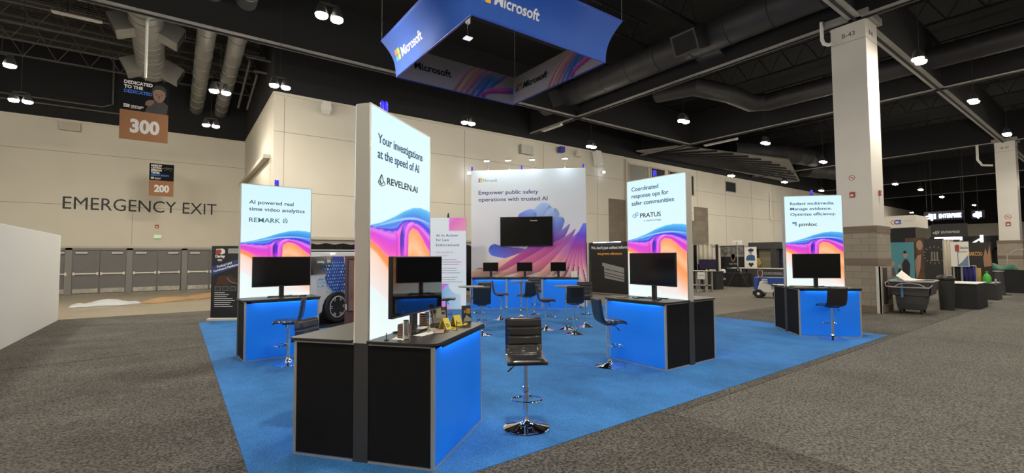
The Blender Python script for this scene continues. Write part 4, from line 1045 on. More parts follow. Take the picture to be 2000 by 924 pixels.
# ---- round tables
_tb = None
def table(label, x, y):
    global _tb
    if _tb is None:
        t = thing('round_table', label, 'table')
        MB().lathe([(.003, 1.012), (.29, 1.012), (.305, 1.018), (.31, 1.026), (.305, 1.036), (.003, 1.038)], 48).build('tabletop', mat('grey_tabletop', (0.17, 0.165, 0.16), .35), t, smooth=True)
        MB().cyl((0, 0, .08), (0, 0, 1.0), .030, n=20).lathe([(.03, .97), (.10, 1.005), (.10, 1.012), (.03, 1.012)], 20).build('table_post', chrome, t, smooth=True)
        MB().lathe([(.232, 0), (.233, .007), (.17, .022), (.11, .036), (.07, .050), (.045, .068), (.032, .095)], 40).build('trumpet_base', chrome, t, smooth=True)
        _tb = t
    else: t = copy_tree(_tb)
    t.location = (x, y, .012); t['label'] = label; t['group'] = 'round high tables'
table('left of the three round high tables, before the booth wall', 5.74, 9.53)
table('middle and farthest of the three round high tables', 7.95, 10.45)
table('right of the three round high tables', 7.60, 8.16)

# ---- main booth wall and its long counter
BA = R(-43); BO = (8.398, 13.135)
bl = lambda x, y, z=0: local(BO, BA, x, y, z + .012)
bw = thing('booth_back_wall', 'tall white booth wall with flower art headed Empower public safety', 'booth wall', bl(-.56, .66), BA)
WW, WH = 4.06, 4.83
MB().box(0, WW, .012, .16, 0.0, WH).build('wall_frame', mat('fabric_frame', (0.42, 0.42, 0.44), .7), bw, bevel=.01)
sheet('fabric_graphic', WW, .0, WH, wall_art, wall_print, bw, nx=210, nz=250)
letters('heading_letters', [('Empower public safety', .27, 3.965, 2.14, .135), ('operations with trusted AI', .27, 3.715, 2.46, .135)], navy_dim, bw, y=-.001, bold=.012)
letters('company_name', [('Microsoft', .45, 4.415, .50, .10)], mat('mid_grey_ink', (0.16, 0.16, 0.17), .6), bw, y=-.001)
four_squares(bw, .27, 4.405, .14, -.001)
MB().tube([(.22, -.003, 1.33), (.30, -.003, 1.345), (.42, -.003, 1.325)], .012, 6).build('graphic_mark', navy_dim, bw)
tv = thing('wall_television', 'large black television mounted on the main booth wall', 'television', bl(.50, .655, 2.11), BA)
MB().box(0, 1.84, -.075, -.035, 0, 1.03).box(.5, 1.3, -.035, -.001, .3, .75).build('screen_housing', bezel, tv, bevel=.008)
MB().box(.012, 1.828, -.078, -.075, .02, 1.018).build('screen', screen, tv)
letters('screen_badge', [('Crowdin', 1.06, .87, .25, .045)], white_ink, tv, y=-.079)
# arm lights along the top
for i, (x, lab) in enumerate(((.60, 'arm light at the left of the booth wall top'), (1.36, 'second arm light from the left on the booth wall top'), (2.20, 'third arm light from the left on the booth wall top'), (3.33, 'arm light at the right of the booth wall top'))):
    t = thing('arm_light', lab, 'arm light', bl(x - .56 + .02, .72, WH), BA, 'arm lights on top of the booth wall')
    MB().box(-.03, .03, -.03, .03, 0, .04).tube([(0, 0, .03), (0, -.02, .16), (0, -.10, .28), (0, -.34, .30)], .011, 8).build('light_arm', silver, t)
    h = MB().box(-.10, .10, -.42, -.30, .27, .305).build('lamp_head', mat('grey_head', (0.16, 0.16, 0.17), .4), t, bevel=.008)
    MB().box(-.085, .085, -.41, -.31, .262, .27).build('lamp_glass', mat('led_white', (1, 1, 1), .4, emit=65, emit_col=(.75, .9, 1.0)), h)
for x, lab in ((.02, 'blue beacon on the top left corner of the booth wall'), (3.98, 'blue beacon on the top right corner of the booth wall'), (1.82, 'dark blue beacon in the middle of the booth wall top')):
    t = thing('beacon_light', lab, 'beacon', bl(x - .56, .74, WH), BA)
    MB().box(-.03, .03, -.03, .03, 0, .03).build('beacon_clip', bezel, t)
    MB().lathe([(.025, .03), (.03, .05), (.03, .13), (.02, .15), (.003, .155)], 14).build('beacon_glass', beacon, t, smooth=True)
# three counters side by side
names3 = ('left', 'middle', 'right')
for i in range(3):
    t = counter('%s of the three blue-lit counters along the main booth wall' % names3[i], bl(-.41 + i * 1.201, 0), BA, w=1.2, tops=False)
    if i == 0:
        letters('company_name', [('Microsoft', .30, .80, .30, .06)], white_ink, t, y=.003)
        four_squares(t, .20, .80, .07, .003)
t = tag(MB().box(-.44, 3.22, -.035, D, HC + .0005, HC + .03).build('long_worktop', laminate, bevel=.005), 'long black worktop over the three blue-lit counters', 'worktop')
t.location = bl(0, 0); t.rotation_euler.z = BA
for x, lab in ((.20, 'left'), (1.38, 'middle'), (2.53, 'right')):
    monitor('%s of the three small monitors on the long counter' % lab, bl(x, .3, HC + .031), BA, w=.53, h=.31, lift=.20, base=.2, group='small monitors on the long counter')
def clutter(label, x, m, n):
    t = thing('cable_bundle', label, 'cables', bl(x, .25, HC + .031), BA)
    mb = MB(); rr = random.Random(n)
    for i in range(4):
        mb.tube([(rr.uniform(-.12, .12), rr.uniform(-.08, .08), .005 + rr.uniform(0, .03)) for _ in range(6)], .006, 5)
    mb.build('looped_cable', m, t)
clutter('tangled clear and grey cables right of the left small monitor', .42, silver, 1)
clutter('tangled cables right of the middle small monitor', 1.62, silver, 2)
t = tag(MB().box(-.11, .11, -.06, .06, 0, .20).build('white_box', white, bevel=.006), 'small white box at the right end of the long counter', 'box')
t.location = bl(3.06, .35, HC + .031); t.rotation_euler.z = BA

# soft white panel at the left of the booth wall
AO = (6.72, 13.83); AA = R(-34)
ap = thing('backlit_text_panel', 'narrow backlit panel headed AI in Action for Law Enforcement', 'light box sign', (*AO, .012), AA)
MB().box(0, 1.22, .008, .12, 0, 3.05).build('panel_frame', offwhite, ap, bevel=.004)
sheet('front_graphic', 1.21, .03, 3.045, action_art, action_print, ap, nx=90, nz=160, x0=.005, y=0)
letters('heading_letters', [('AI in Action', .22, 2.42, .72, .085), ('for Law', .22, 2.27, .44, .085), ('Enforcement', .22, 2.10, .78, .085)], mat('steel_blue_ink', (0.06, 0.16, 0.42), .6), ap, y=-.001, bold=.01)
letters('subheading', [('Step up. Skill up.', .22, 1.88, .58, .055), ('Try Copilot.', .22, 1.77, .40, .055)], mat('pale_grey_ink', (0.42, 0.42, 0.50), .6), ap, y=-.001)
mb = MB()
for k, (zz, ws) in enumerate(((1.64, (.62, .78, .70)), (1.36, (.64, .62, .74)), (1.06, (.66, .58, .82, .30)))):
    for i, w_ in enumerate(ws): mb.box(.28, .28 + w_, -.004, -.001, zz - i * .075, zz - i * .075 + .022)
mb.build('small_print', mat('pale_grey_ink', (0.42, 0.42, 0.50), .6), ap)
t = thing('beacon_light', 'dark clip light on top of the AI in Action panel', 'beacon', local(AO, AA, .62, .06, 3.062), AA)
MB().box(-.04, .04, -.03, .03, 0, .04).build('beacon_clip', bezel, t)
MB().lathe([(.03, .04), (.03, .10), (.012, .16), (.003, .17)], 12).build('beacon_glass', mat('dark_blue_glass', (.01, .01, .08), .2), t)

# ---- the hanging square sign
cx, cy = 6.46, 9.43
hs = thing('hanging_banner_ring', 'blue square fabric sign hanging over the booth', 'hanging sign', (cx, cy, 6.5))
fab_blue = mat('blue_sign_fabric', (0.012, 0.085, 0.44), 0.75)
def flare(z):     # half-width of the ring at height z above its foot
    return 1.91 + .30 * z - .085 * math.sin(math.pi * z)
NF = 24
out_art = None
for k in range(4):
    M = Matrix.Rotation(k * math.pi / 2, 4, 'Z')
    mb = MB(); loops = []
    for j in range(NF + 1):
        z = j / NF * 1.0; h = flare(z)
        loops.append([(-h, -h, z), (h, -h, z)])
    vs = [p for l in loops for p in l]; fs = [(2 * j, 2 * j + 1, 2 * j + 3, 2 * j + 2) for j in range(NF)]
    mb.add(vs, fs)
    o = mb.build('outer_fabric', fab_blue, hs, smooth=True, M=M)
    so = o.modifiers.new('thickness', 'SOLIDIFY'); so.thickness = .02; so.offset = 0
    # inner printed lining just inside
    def crv(U, V): return flare(V) * -1.0
    L = 4.0
    def fit(U, V): return sign_art(U, V)
    us = np.linspace(0, 1, 111); zs = np.linspace(0, 1, 31); U, V = np.meshgrid(us, zs)
    H = np.vectorize(flare)(V) - .03
    X = (U * 2 - 1) * H; Y = -H; Z = V
    col = np.clip(sign_art((1 - U) * 4.2, V), 0, 1); n_ = X.size; Wd = 111
    i_, j_ = np.meshgrid(np.arange(110), np.arange(30)); a_ = (j_ * Wd + i_).ravel()
    me = bpy.data.meshes.new('inner_print')
    pv = np.stack([X.ravel(), Y.ravel(), Z.ravel()], 1); A_ = np.array(M); pv = pv @ A_[:3, :3].T
    me.from_pydata(pv.tolist(), [], np.stack([a_, a_ + Wd, a_ + Wd + 1, a_ + 1], 1).tolist())
    at = me.color_attributes.new('ink', 'FLOAT_COLOR', 'POINT')
    at.data.foreach_set('color', np.concatenate([col, np.ones(col.shape[:2] + (1,))], 2).reshape(-1, 4).astype(np.float32).ravel())
    me.materials.append(wall_print)
    o = bpy.data.objects.new('inner_lining', me); COL.objects.link(o); o.parent = hs
    so = o.modifiers.new('thickness', 'SOLIDIFY'); so.thickness = .008; so.offset = 0
    # lettering that follows the curve of the face, outside and inside
    def wrap(o, inside):
        for v in o.data.vertices:
            x, y, z = v.co
            if inside: p = Vector((-x, -flare(z) + .046 - y, z))
            else: p = Vector((x, -flare(z) - .012 + y, z))
            v.co = M @ p
        o.data.update(); o.parent = hs
    ink_out = mat('silver_white_ink', (0.60, 0.62, 0.68), .6)
    for inside in (False, True):
        wrap(letters('company_name', [('Microsoft', -1.40, .36, 1.17 if not inside else 1.12, .21)], black_ink if inside else ink_out, None, bold=.02, th=.006), inside)
        wrap(four_squares(None, -1.76, .34, .27, .0), inside)
for z in (0, 1.0):
    h = flare(z)
    for k in range(4):
        a = [(-h, -h), (h, -h), (h, h), (-h, h)]
        p, q_ = a[k], a[(k + 1) % 4]
        MB().cyl((p[0], p[1], z), (q_[0], q_[1], z), .018, n=10).build('ring_tube', mat('blue_rim', (0.015, 0.05, 0.42), .5), hs, smooth=True)
for a, b in ((-1, -1), (1, -1), (1, 1), (-1, 1)):
    MB().cyl((a * 2.2, b * 2.2, 1.0), (a * 2.2, b * 2.2, 6.0), .004, n=5).build('hanging_wire', silver, hs)
t = thing('hanging_floodlight', 'small white floodlight hanging inside the blue square sign', 'floodlight', (5.85, 9.85, 7.3))
MB().box(-.10, .10, -.09, .09, 0, .035).build('lamp_head', mat('flood_white', (0.8, 0.8, 0.8), .5, emit=1.0), t, bevel=.01)
MB().tube([(0, 0, .035), (0, 0, .2), (-.02, .0, .4)], .008, 6).build('light_arm', silver, t)
MB().box(-.05, .05, -.04, .04, .40, .62).cyl((0, 0, .6), (0, 0, 5.2), .006, n=5).build('clamp', white, t, bevel=.01)

# ================================================================== BEHIND THE BOOTH
# ---- white van with blue dots
VA = R(30)
VO = (3.42, 12.62)
van = thing('van', 'white van with blue dot pattern behind the left kiosk', 'van', (*VO, .02), VA)
def arch(cx, r, n=10):     # from left to right over the wheel
    return [(cx - r * math.cos(i * math.pi / n), .36 + r * math.sin(i * math.pi / n)) for i in range(n + 1)]
prof = [(-1.12, .40), (-1.16, .62), (-1.12, 1.02), (-1.06, 1.35), (-.92, 1.80), (-.78, 1.88), (2.35, 1.90), (2.75, 1.62), (3.15, 1.22), (3.95, 1.08), (4.05, .85), (4.05, .40), (3.95, .32)] + arch(3.05, .45)[::-1] + [(2.4, .30), (.55, .30)] + arch(0, .45)[::-1] + [(-.5, .30)]
prof = [p for i, p in enumerate(prof) if i == 0 or (abs(p[0] - prof[i - 1][0]) + abs(p[1] - prof[i - 1][1])) > .01]
mb = MB(); n_ = len(prof); WV = 1.95
secs = [(-.0, 0), (.0, 0)]
loops = []
for y, inset in ((0.03, .04), (0.0, 0), (WV, 0), (WV - .03, .04)):
    loops.append([(x, y + (.10 * max(0, (z - 1.0)) if y < 1 else -.10 * max(0, (z - 1.0))), z) for x, z in prof])
mb.loft(loops[1:3]); mb.build('van_body', mat('white_car_paint', (0.60, 0.61, 0.64), .25, coat=.6), van, bevel=.03)
tl = lambda z: .10 * max(0, z - 1.0)
def side_panel(name, pts, m, off=.004):
    return MB().add([(x, tl(z) - off, z) for x, z in pts] + [(x, tl(z) + .004, z) for x, z in pts], [tuple(range(len(pts))), tuple(range(len(pts), 2 * len(pts)))[::-1]] + [(i, (i + 1) % len(pts), len(pts) + (i + 1) % len(pts), len(pts) + i) for i in range(len(pts))]).build(name, m, van)
wing = mat('tinted_car_glass', (0.008, 0.009, 0.016), .12, coat=.5)
side_panel('side_window', [(-.86, 1.30), (-.78, 1.76), (-.05, 1.78), (-.16, 1.50), (-.30, 1.32)], wing)
side_panel('door_window', [(.36, 1.26), (.36, 1.78), (1.05, 1.78), (1.05, 1.26)], wing)
blue_dec = mat('blue_vinyl', (0.01, 0.04, 0.30), .35)
side_panel('blue_graphic', [(-.05, 1.77), (-.16, 1.50), (-.36, 1.22), (-.30, 1.05), (-.12, .86), (.30, .80), (.40, 1.20), (.33, 1.77)], blue_dec, .006)
mb = MB(); rr = random.Random(5)
for i in range(12):
    for j in range(10):
        x = -.62 + i * .083 + (j % 2) * .04; z = .84 + j * .085
        d = (x + .55) / 1.0
        if x < -.36 and (z > 1.24 or z < 1.0): continue
        if x > .34: continue
        r_ = .012 + .018 * rr.random() * (1.2 - .3 * d)
        y = tl(z) - .009
        mb.add([(x + r_ * math.cos(k * math.pi / 4), y, z + r_ * 1.1 * math.sin(k * math.pi / 4)) for k in range(8)] + [(x + r_ * math.cos(k * math.pi / 4), y + .006, z + r_ * 1.1 * math.sin(k * math.pi / 4)) for k in range(8)], [tuple(range(8)), tuple(range(8, 16))[::-1]] + [(k, (k + 1) % 8, 8 + (k + 1) % 8, 8 + k) for k in range(8)], rr.choice((0, 0, 1)))
mb.build('dot_graphic', [mat('cyan_vinyl', (0.10, 0.38, 0.75), .4), mat('pale_vinyl', (0.45, 0.68, 0.9), .4)], van)
Mv = Matrix.Translation((0, .065, 0)) @ Matrix.Rotation(math.atan(-.10), 4, 'X')
letters('side_lettering', [('Darley', -.60, 1.60, .24, .06), ('PSD', -.28, 1.61, .13, .06)], white_ink, van, y=-.01, M=Matrix.Translation((0, .058, 0)), bold=.03)
letters('side_lettering', [('Vizgard', -.48, 1.44, .26, .05)], mat('blue_ink', (0.03, 0.14, 0.6), .6), van, y=-.01, M=Matrix.Translation((0, .042, 0)), bold=.03)
MB().tube([(.36, -.01, 1.28), (.33, .05, 1.78)], .012, 6).box(.42, .60, -.035, -.01, 1.08, 1.11).build('door_trim', silver, van)
MB().tube([(-.7, .16, 1.93), (2.2, .16, 1.95)], .02, 8).build('roof_rail', silver, van, smooth=True)
MB().box(-1.18, -1.08, .15, WV - .15, .40, .60).build('bumper', mat('dark_bumper', (.02, .02, .022), .6), van, bevel=.02)
MB().prism([(-.48, .3), (-.48, .5), (-.3, .78), (0, .86), (.3, .78), (.48, .5), (.48, .3)], .06, .5, 'y').prism([(2.57, .3), (2.57, .5), (2.75, .78), (3.05, .84), (3.35, .78), (3.53, .5), (3.53, .3)], .06, .5, 'y').build('wheel_well', black_wall, van)
def wheel(x, y):
    w_ = MB().lathe([(.23, -.11), (.36, -.125), (.395, -.09), (.40, 0), (.395, .09), (.36, .125), (.23, .11)], 36).build('tyre', mat('tyre_rubber', (.012, .012, .012), .75), van, smooth=True)
    w_.rotation_euler.x = R(90); w_.location = (x, y, .43); w_.scale = (1.07, 1.07, 1)
    rm = MB().lathe([(.235, .02), (.265, .10), (.27, .12), (.25, .125), (.225, .05), (.215, -.05)], 36)
    for k in range(6):
        a = k * math.pi / 3
        for s in (-.13, .13):
            c_, s_ = math.cos(a + s), math.sin(a + s); c2, s2 = math.cos(a + s * .55), math.sin(a + s * .55)
            rm.tube([(.05 * math.cos(a), .05 * math.sin(a), .085), (.15 * c2, .15 * s2, .09), (.245 * c_, .245 * s_, .105)], [.024, .020, .018], 6)
    rm.cyl((0, 0, .02), (0, 0, .10), .06, n=18)
    o = rm.build('wheel_rim', mat('alloy', (.50, .51, .53), .35, metal=.25), w_, smooth=True)
    MB().cyl((0, 0, -.02), (0, 0, .03), .235, n=24).build('brake_disc', black_wall, w_)
wheel(0.06, .10); wheel(3.05, .10)
# ---- maroon cabinet at the van's side
cb = thing('display_cabinet', 'maroon framed cabinet standing before the van wheel', 'cabinet', (3.37, 11.70, .012), R(-36))
fm = mat('maroon_frame', (0.10, 0.045, 0.045), .45); pk = mat('pinkish_glass', (0.17, 0.10, 0.10), .25, noise=.3, nscale=2)
MB().box(0, .85, .02, .40, 0, 1.78).build('cabinet_body', fm, cb, bevel=.015)
MB().box(.10, .80, .002, .02, .42, 1.68).build('front_panel', pk, cb)
MB().box(.085, .10, -.01, .02, .40, 1.70).box(.085, .82, -.01, .02, .40, .415).box(.085, .82, -.01, .02, 1.69, 1.705).build('panel_trim', mat('dark_trim', (.02, .015, .015), .4), cb)
MB().box(.035, .06, -.004, .02, .44, .58).build('cabinet_label', white, cb)
# ---- black hanging curtain rail behind van, draped bunting line
t = thing('curtain', 'low black curtain line on the long wall behind the van', 'curtain', (3.6, YV - .5, 0))
mb = MB(); pts = [(i * .1, .05 * math.sin(i * 1.7), 0) for i in range(170)]
vs = []
for i, (x, y, _) in enumerate(pts): vs += [(x, y, 0.02), (x, y, 2.36 + .03 * math.sin(i * .9))]
mb.add(vs, [(2 * i, 2 * i + 2, 2 * i + 3, 2 * i + 1) for i in range(len(pts) - 1)])
o = mb.build('curtain_cloth', black_fabric, t, smooth=True); so = o.modifiers.new('t', 'SOLIDIFY'); so.thickness = .02

# ---- black banner stand at left
bs = thing('banner_stand', 'black roll-up banner with slanted blue stripe beside the left kiosk', 'banner', (.78, 15.42, .0), R(-34))
bh, bww = 2.10, .80
MB().box(0, bww, -.006, 0, .09, bh).build('banner_sheet', mat('banner_black', (.012, .012, .014), .5), bs)
MB().box(-.06, bww + .04, -.10, .06, 0, .075).build('banner_base', mat('silver_base', (.62, .61, .58), .4), bs, bevel=.02)
MB().cyl((bww / 2, .03, .05), (bww / 2, .03, bh), .012, n=8).box(-.005, bww + .005, -.012, .008, bh, bh + .03).build('banner_pole', silver, bs)
MB().prism([(0, 1.26), (bww, 1.56), (bww, 1.74), (0, 1.52)], -.010, -.006, 'y').build('blue_stripe', mat('banner_blue', (.02, .05, .22), .5), bs)
Ms = Matrix.Translation((0, 0, 0)) @ Matrix.Translation((.05, 0, 1.34)) @ Matrix.Rotation(R(-16), 4, 'Y')
letters('banner_heading', [('Tactical UAV', .14, .11, .44, .055), ('Command Platform', .02, .02, .70, .055)], white_ink, bs, y=-.011, M=Ms, bold=.04)
letters('banner_heading', [('Darley', .10, 1.78, .27, .07), ('PSD', .17, 1.68, .12, .05)], white_ink, bs, y=-.008, bold=.05)
MB().prism([(.12, 1.88), (.12, 2.02), (.30, 2.03), (.36, 1.99), (.36, 1.90), (.30, 1.87)], -.010, -.006, 'y').build('banner_badge', paper, bs)
MB().prism([(.10, 1.90), (.12, 1.99), (.22, 2.01), (.28, 1.97), (.24, 1.88), (.16, 1.86)], -.014, -.010, 'y').build('badge_red', red_m, bs)
mb = MB()
for i in range(5): mb.box(.45, .74, -.009, -.006, 1.90 + i * .028, 1.912 + i * .028)
for i in range(8):
    w_ = (.28, .40, .34, .50, .56, .46, .42, .50)[i]
    mb.box(.10, .10 + w_, -.009, -.006, .78 - i * .055, .798 - i * .055)
mb.build('banner_small_print', white_ink, bs)
MB().prism([(.12, 1.0), (.35, .98), (.62, 1.02), (.72, 1.16), (.5, 1.28), (.2, 1.24)], -.009, -.006, 'y').build('banner_picture', mat('brown_print', (.07, .025, .015), .6), bs)
MB().tube([(.44, -.01, 1.2), (.5, -.01, 1.12), (.6, -.01, 1.06), (.72, -.01, 1.04)], .022, 6).build('banner_vehicle', mat('steel_print', (.10, .12, .17), .6), bs)
mb = MB()
for i in range(3): mb.box(.10 + i * .21, .27 + i * .21, -.012, -.008, .84, .97, 0).box(.12 + i * .21, .25 + i * .21, -.014, -.012, .86, .95, 1)
mb.build('banner_icons', [mat('icon_grey', (.12, .12, .13), .6), mat('icon_dark', (.03, .03, .03), .6)], bs)

# ---- cardboard and sheeting on the concrete
def heap(label, cat, name, loc, rz, L, wd, h, m, seed, n=26, sink=0):
    rr = random.Random(seed); vs = []; ny = 9
    for i in range(n + 1):
        a = i / n
        for j in range(ny):
            b = j / (ny - 1) - .5
            w_ = wd * (.55 + .45 * math.sin(a * math.pi)) * (1 + .12 * math.sin(a * 9 + seed))
            z = h * max(0, (1 - (2 * b) ** 2)) * (.35 + .65 * abs(math.sin(a * 5.2 + seed))) * math.sin(min(1, a * 5) * math.pi / 2) * math.sin(min(1, (1 - a) * 5) * math.pi / 2)
            vs.append((a * L, b * w_ + .05 * math.sin(a * 7), max(0.0, z) + .008 + .01 * rr.random()))
    fs = [(i * ny + j, (i + 1) * ny + j, (i + 1) * ny + j + 1, i * ny + j + 1) for i in range(n) for j in range(ny - 1)]
    o = MB().add(vs, fs).build(name, m, smooth=True); so = o.modifiers.new('t', 'SOLIDIFY'); so.thickness = .008
    o.location = loc; o.rotation_euler.z = rz
    return tag(o, label, cat)
cardb = mat('brown_cardboard', (0.31, 0.19, 0.09), .8)
heap('crumpled pale grey plastic sheet on the concrete by the grey doors', 'plastic sheet', 'plastic_sheet', (-3.2, 23.1, .0), R(8), 2.1, 1.1, .22, mat('pale_plastic', (.40, .42, .44), .35), 2)
heap('long brown cardboard sheet lying before the grey doors', 'cardboard', 'cardboard_sheet', (-1.0, 23.2, .0), R(46), 4.4, 1.5, .16, cardb, 7)
heap('thin brown cardboard end behind the long cardboard sheet', 'cardboard', 'cardboard_sheet', (1.9, 26.6, .0), R(30), 1.1, .7, .16, cardb, 5)

# ---- low white partition at the left edge
tag(MB().box(-2.95, -2.74, 4.0, 18.4, 0, 2.45).build('partition', mat('white_partition', (.56, .57, .58), .6), bevel=.01), 'long plain white partition at the left edge', 'partition')

# ---- black booth to the right of the main wall
bb = thing('booth_wall', 'black booth wall reading We dont just collect in white and orange', 'booth wall', (15.98, 15.55, 0), R(-88))
MB().box(0, 2.75, .0, .12, .05, 2.40).build('panel_body', mat('banner_black', (.012, .012, .014), .5), bb)
MB().box(-.10, -.02, -.05, .16, 0, 2.42).build('panel_post', mat('cream_post', (.62, .60, .54), .6), bb)
MB().box(-.5, -.12, .05, .12, 0, 2.40).build('side_curtain', black_fabric, bb)
MB().box(-.72, -.5, .0, .1, 0, 2.40).build('grey_post', steel_grey, bb)
letters('panel_heading', [('We don\'t just collect information', .12, 2.09, 2.5, .12)], white_ink, bb, y=-.003, bold=.03)
letters('panel_heading', [('we prove relevance', .50, 1.82, 1.45, .12)], mat('orange_ink', (.75, .30, .03), .6), bb, y=-.003, bold=.03)
MB().box(.3, 1.9, -.05, -.02, 2.385, 2.405).build('led_bar', mat('spot_glow', (1, 1, 1), .4, emit=3, emit_col=(.9, .9, 1)), bb)
g_ = mat('grey_print_case', (.30, .30, .30), .6)
MB().prism([(.80, 1.46), (2.05, 1.22), (2.05, .60), (.93, .74), (.90, 1.28), (.80, 1.30)], -.006, 0, 'y').build('printed_case', g_, bb)
mb = MB()
for z in (1.17, 1.0, .88): mb.prism([(.92, z + .02), (2.04, z - .17), (2.04, z - .2), (.92, z - .01)], -.010, -.006, 'y')
mb.build('case_lines', black_ink, bb)
MB().box(.07, .09, -.006, 0, .3, 1.55).build('side_print', mat('dim_print', (.12, .10, .11), .7), bb)

# ---- mid distance exhibits, between the middle and right kiosks
def xpanel(name, label, cat, x, y0, y1, z0, z1, m, th=.05, rz=None):
    """an upright sheet facing the booth (towards -X)"""
    t = thing(name, label, cat, (x, y1, 0), R(-90))
    MB().box(0, y1 - y0, 0, th, z0, z1).build('panel_face', m, t)
    for x in (.02, y1 - y0 - .02): MB().cyl((x, th + .015, 0), (x, th + .015, z1), .015, n=8).build('stand_post', bezel, t)
    return t
def drape(name, label, x, y0, y1, z0, z1, m, amp=.04, wl=.16, cat='curtain', swag=0):
    t = thing(name, label, cat, (x, y1, 0), R(-90))
    L = y1 - y0; n = int(L / .03) + 2; vs = []
    for i in range(n):
        s = i / (n - 1); y = amp * math.sin(s * L / wl * 2 * math.pi)
        vs += [(s * L, y, z0 + swag * math.sin(s * math.pi)), (s * L, y * .6, z1)]
    o = MB().add(vs, [(2 * i, 2 * i + 2, 2 * i + 3, 2 * i + 1) for i in range(n - 1)]).build('cloth', m, t, smooth=True)
    so = o.modifiers.new('t', 'SOLIDIFY'); so.thickness = .012
    MB().cyl((0, 0, z1), (L, 0, z1), .02, n=8).cyl((0, 0, 0), (0, 0, z1), .02, n=8).cyl((L, 0, 0), (L, 0, z1), .02, n=8).build('pipe_frame', silver, t)
    return t
white_cloth = mat('white_drape', (.52, .49, .42), .8); black_cloth = mat('black_drape', (.010, .010, .012), .85)
def draped_table(label, x, y0, y1, h, d, top=None, cloth=None, cat='table'):
    t = thing('draped_table', label, cat, (x, y1, 0), R(-90))
    L = y1 - y0; pts = []
    per = [(0, 0), (L, 0), (L, d), (0, d)]
    ring = []
    for k in range(4):
        a, b = per[k], per[(k + 1) % 4]; ln = math.hypot(b[0] - a[0], b[1] - a[1]); m_ = max(4, int(ln / .05))
        nx_, ny_ = (b[1] - a[1]) / ln, -(b[0] - a[0]) / ln
        for i in range(m_):
            s = i / m_; w_ = .015 * math.sin(s * ln / .12 * 2 * math.pi)
            ring.append((a[0] + (b[0] - a[0]) * s, a[1] + (b[1] - a[1]) * s, nx_, ny_, w_))
    lo = [(p[0] + p[2] * (.03 + p[4]), p[1] + p[3] * (.03 + p[4]), .01) for p in ring]
    hi = [(p[0], p[1], h - .02) for p in ring]
    MB().loft([lo, hi]).build('table_skirt', cloth or black_cloth, t, smooth=True)
    MB().box(-.02, L + .02, -.02, d + .02, h - .02, h).build('tabletop', top or black_cloth, t)
    return t
drape('curtain', 'black curtain hung with a white sheet behind the middle kiosk', 26.6, 15.9, 17.2, .02, 2.45, black_cloth, cat='curtain')
drape('curtain', 'short white sheet hanging on the pipe frame, knotted at its foot', 26.3, 15.25, 16.3, 1.25, 2.42, white_cloth, .06, .3, swag=-.2)
drape('curtain', 'narrow white sheet twisted down left of the dark monitor', 26.2, 16.5, 17.0, .65, 2.42, white_cloth, .05, .2, swag=.1)
drape('curtain', 'narrow black curtain strip between the white sheet and the photo banner', 26.5, 15.0, 15.2, .02, 2.42, black_cloth)
t = monitor('dark purple monitor standing before the white sheet', (22.6, 13.40, .93), R(-90), w=1.0, h=.52, lift=.10, base=.3)
MB().box(-.48, .48, -.017, -.0145, .13, .60).build('screen_glow', mat('dim_purple_screen', (.035, .025, .06), .2), t)
draped_table('black draped table under the dark purple monitor', 22.2, 12.75, 14.2, .93, .7)
tf = thing('tall_table_frame', 'grey open-legged stand with a small white sign, edge of the middle kiosk', 'stand', (20.35, 13.0, 0), R(-90))
mb = MB()
for x in (0, .42, .80):
    for y in (0, .45): mb.box(x, x + .07, y, y + .07, 0, 1.0)
mb.box(0, .87, 0, .5, .30, .34)
mb.build('frame_leg', steel_grey, tf); MB().box(-.03, .90, -.03, .55, 1.0, 1.03).build('stand_top', mat('white_top', (.55, .54, .5), .5), tf)
MB().box(.40, .78, -.02, -.005, .62, .96).build('sign_card', white, tf); MB().box(.46, .72, -.024, -.020, .80, .83).build('sign_print', grey_ink, tf)
MB().box(.28, .44, .1, .25, .0, .12).build('white_box', white, tf)
draped_table('black table cover reading Vision in white, mid distance', 25.1, 12.75, 14.35, .76, .7)
letters('cover_letters', [('Vision', 0, 0, .55, .14)], white_ink, [o for o in COL.objects if o.name.startswith('draped_table')][-1], M=Matrix.Translation((.02, -.06, .38)))
t = thing('helmet', 'white and black helmet on the Vision table', 'helmet', (25.25, 14.05, .76))
MB().lathe([(.14, 0), (.15, .06), (.13, .15), (.08, .20), (.003, .22)], 18).build('helmet_shell', white, t, smooth=True); MB().box(-.17, -.08, -.1, .1, .02, .1).build('visor', bezel, t, bevel=.02)
# tripod lamp
tp = thing('tripod_light', 'tall black tripod with a white lamp head, mid distance', 'tripod light', (24.9, 13.0, 0))
for a in (20, 140, 260):
    MB().cyl((.62 * math.cos(R(a)), .62 * math.sin(R(a)), .02), (0, 0, 1.15), .022, n=8).build('leg', bezel, tp)
MB().cyl((0, 0, .9), (0, 0, 2.35), .02, n=8).build('pole', silver, tp)
hd = MB()
for y in (-.16, .16): hd.box(-.08, .05, y - .11, y + .11, 2.32, 2.52)
hd.box(-.05, .05, -.25, .25, 2.50, 2.58).build('lamp_head', white, tp, bevel=.015)
def fig_prints(parent, items):
    for nm, poly, m in items: MB().prism(poly, -.006, -.001, 'y').build(nm, m, parent)
el = lambda cx, cz, a, b, n=20: [(cx + a * math.cos(i * 2 * math.pi / n), cz + b * math.sin(i * 2 * math.pi / n)) for i in range(n)]
t = xpanel('fabric_banner', 'black fabric banner with greyscale photo strip and a badge, mid distance', 'banner', 27.0, 13.72, 15.15, .55, 2.34, black_cloth)
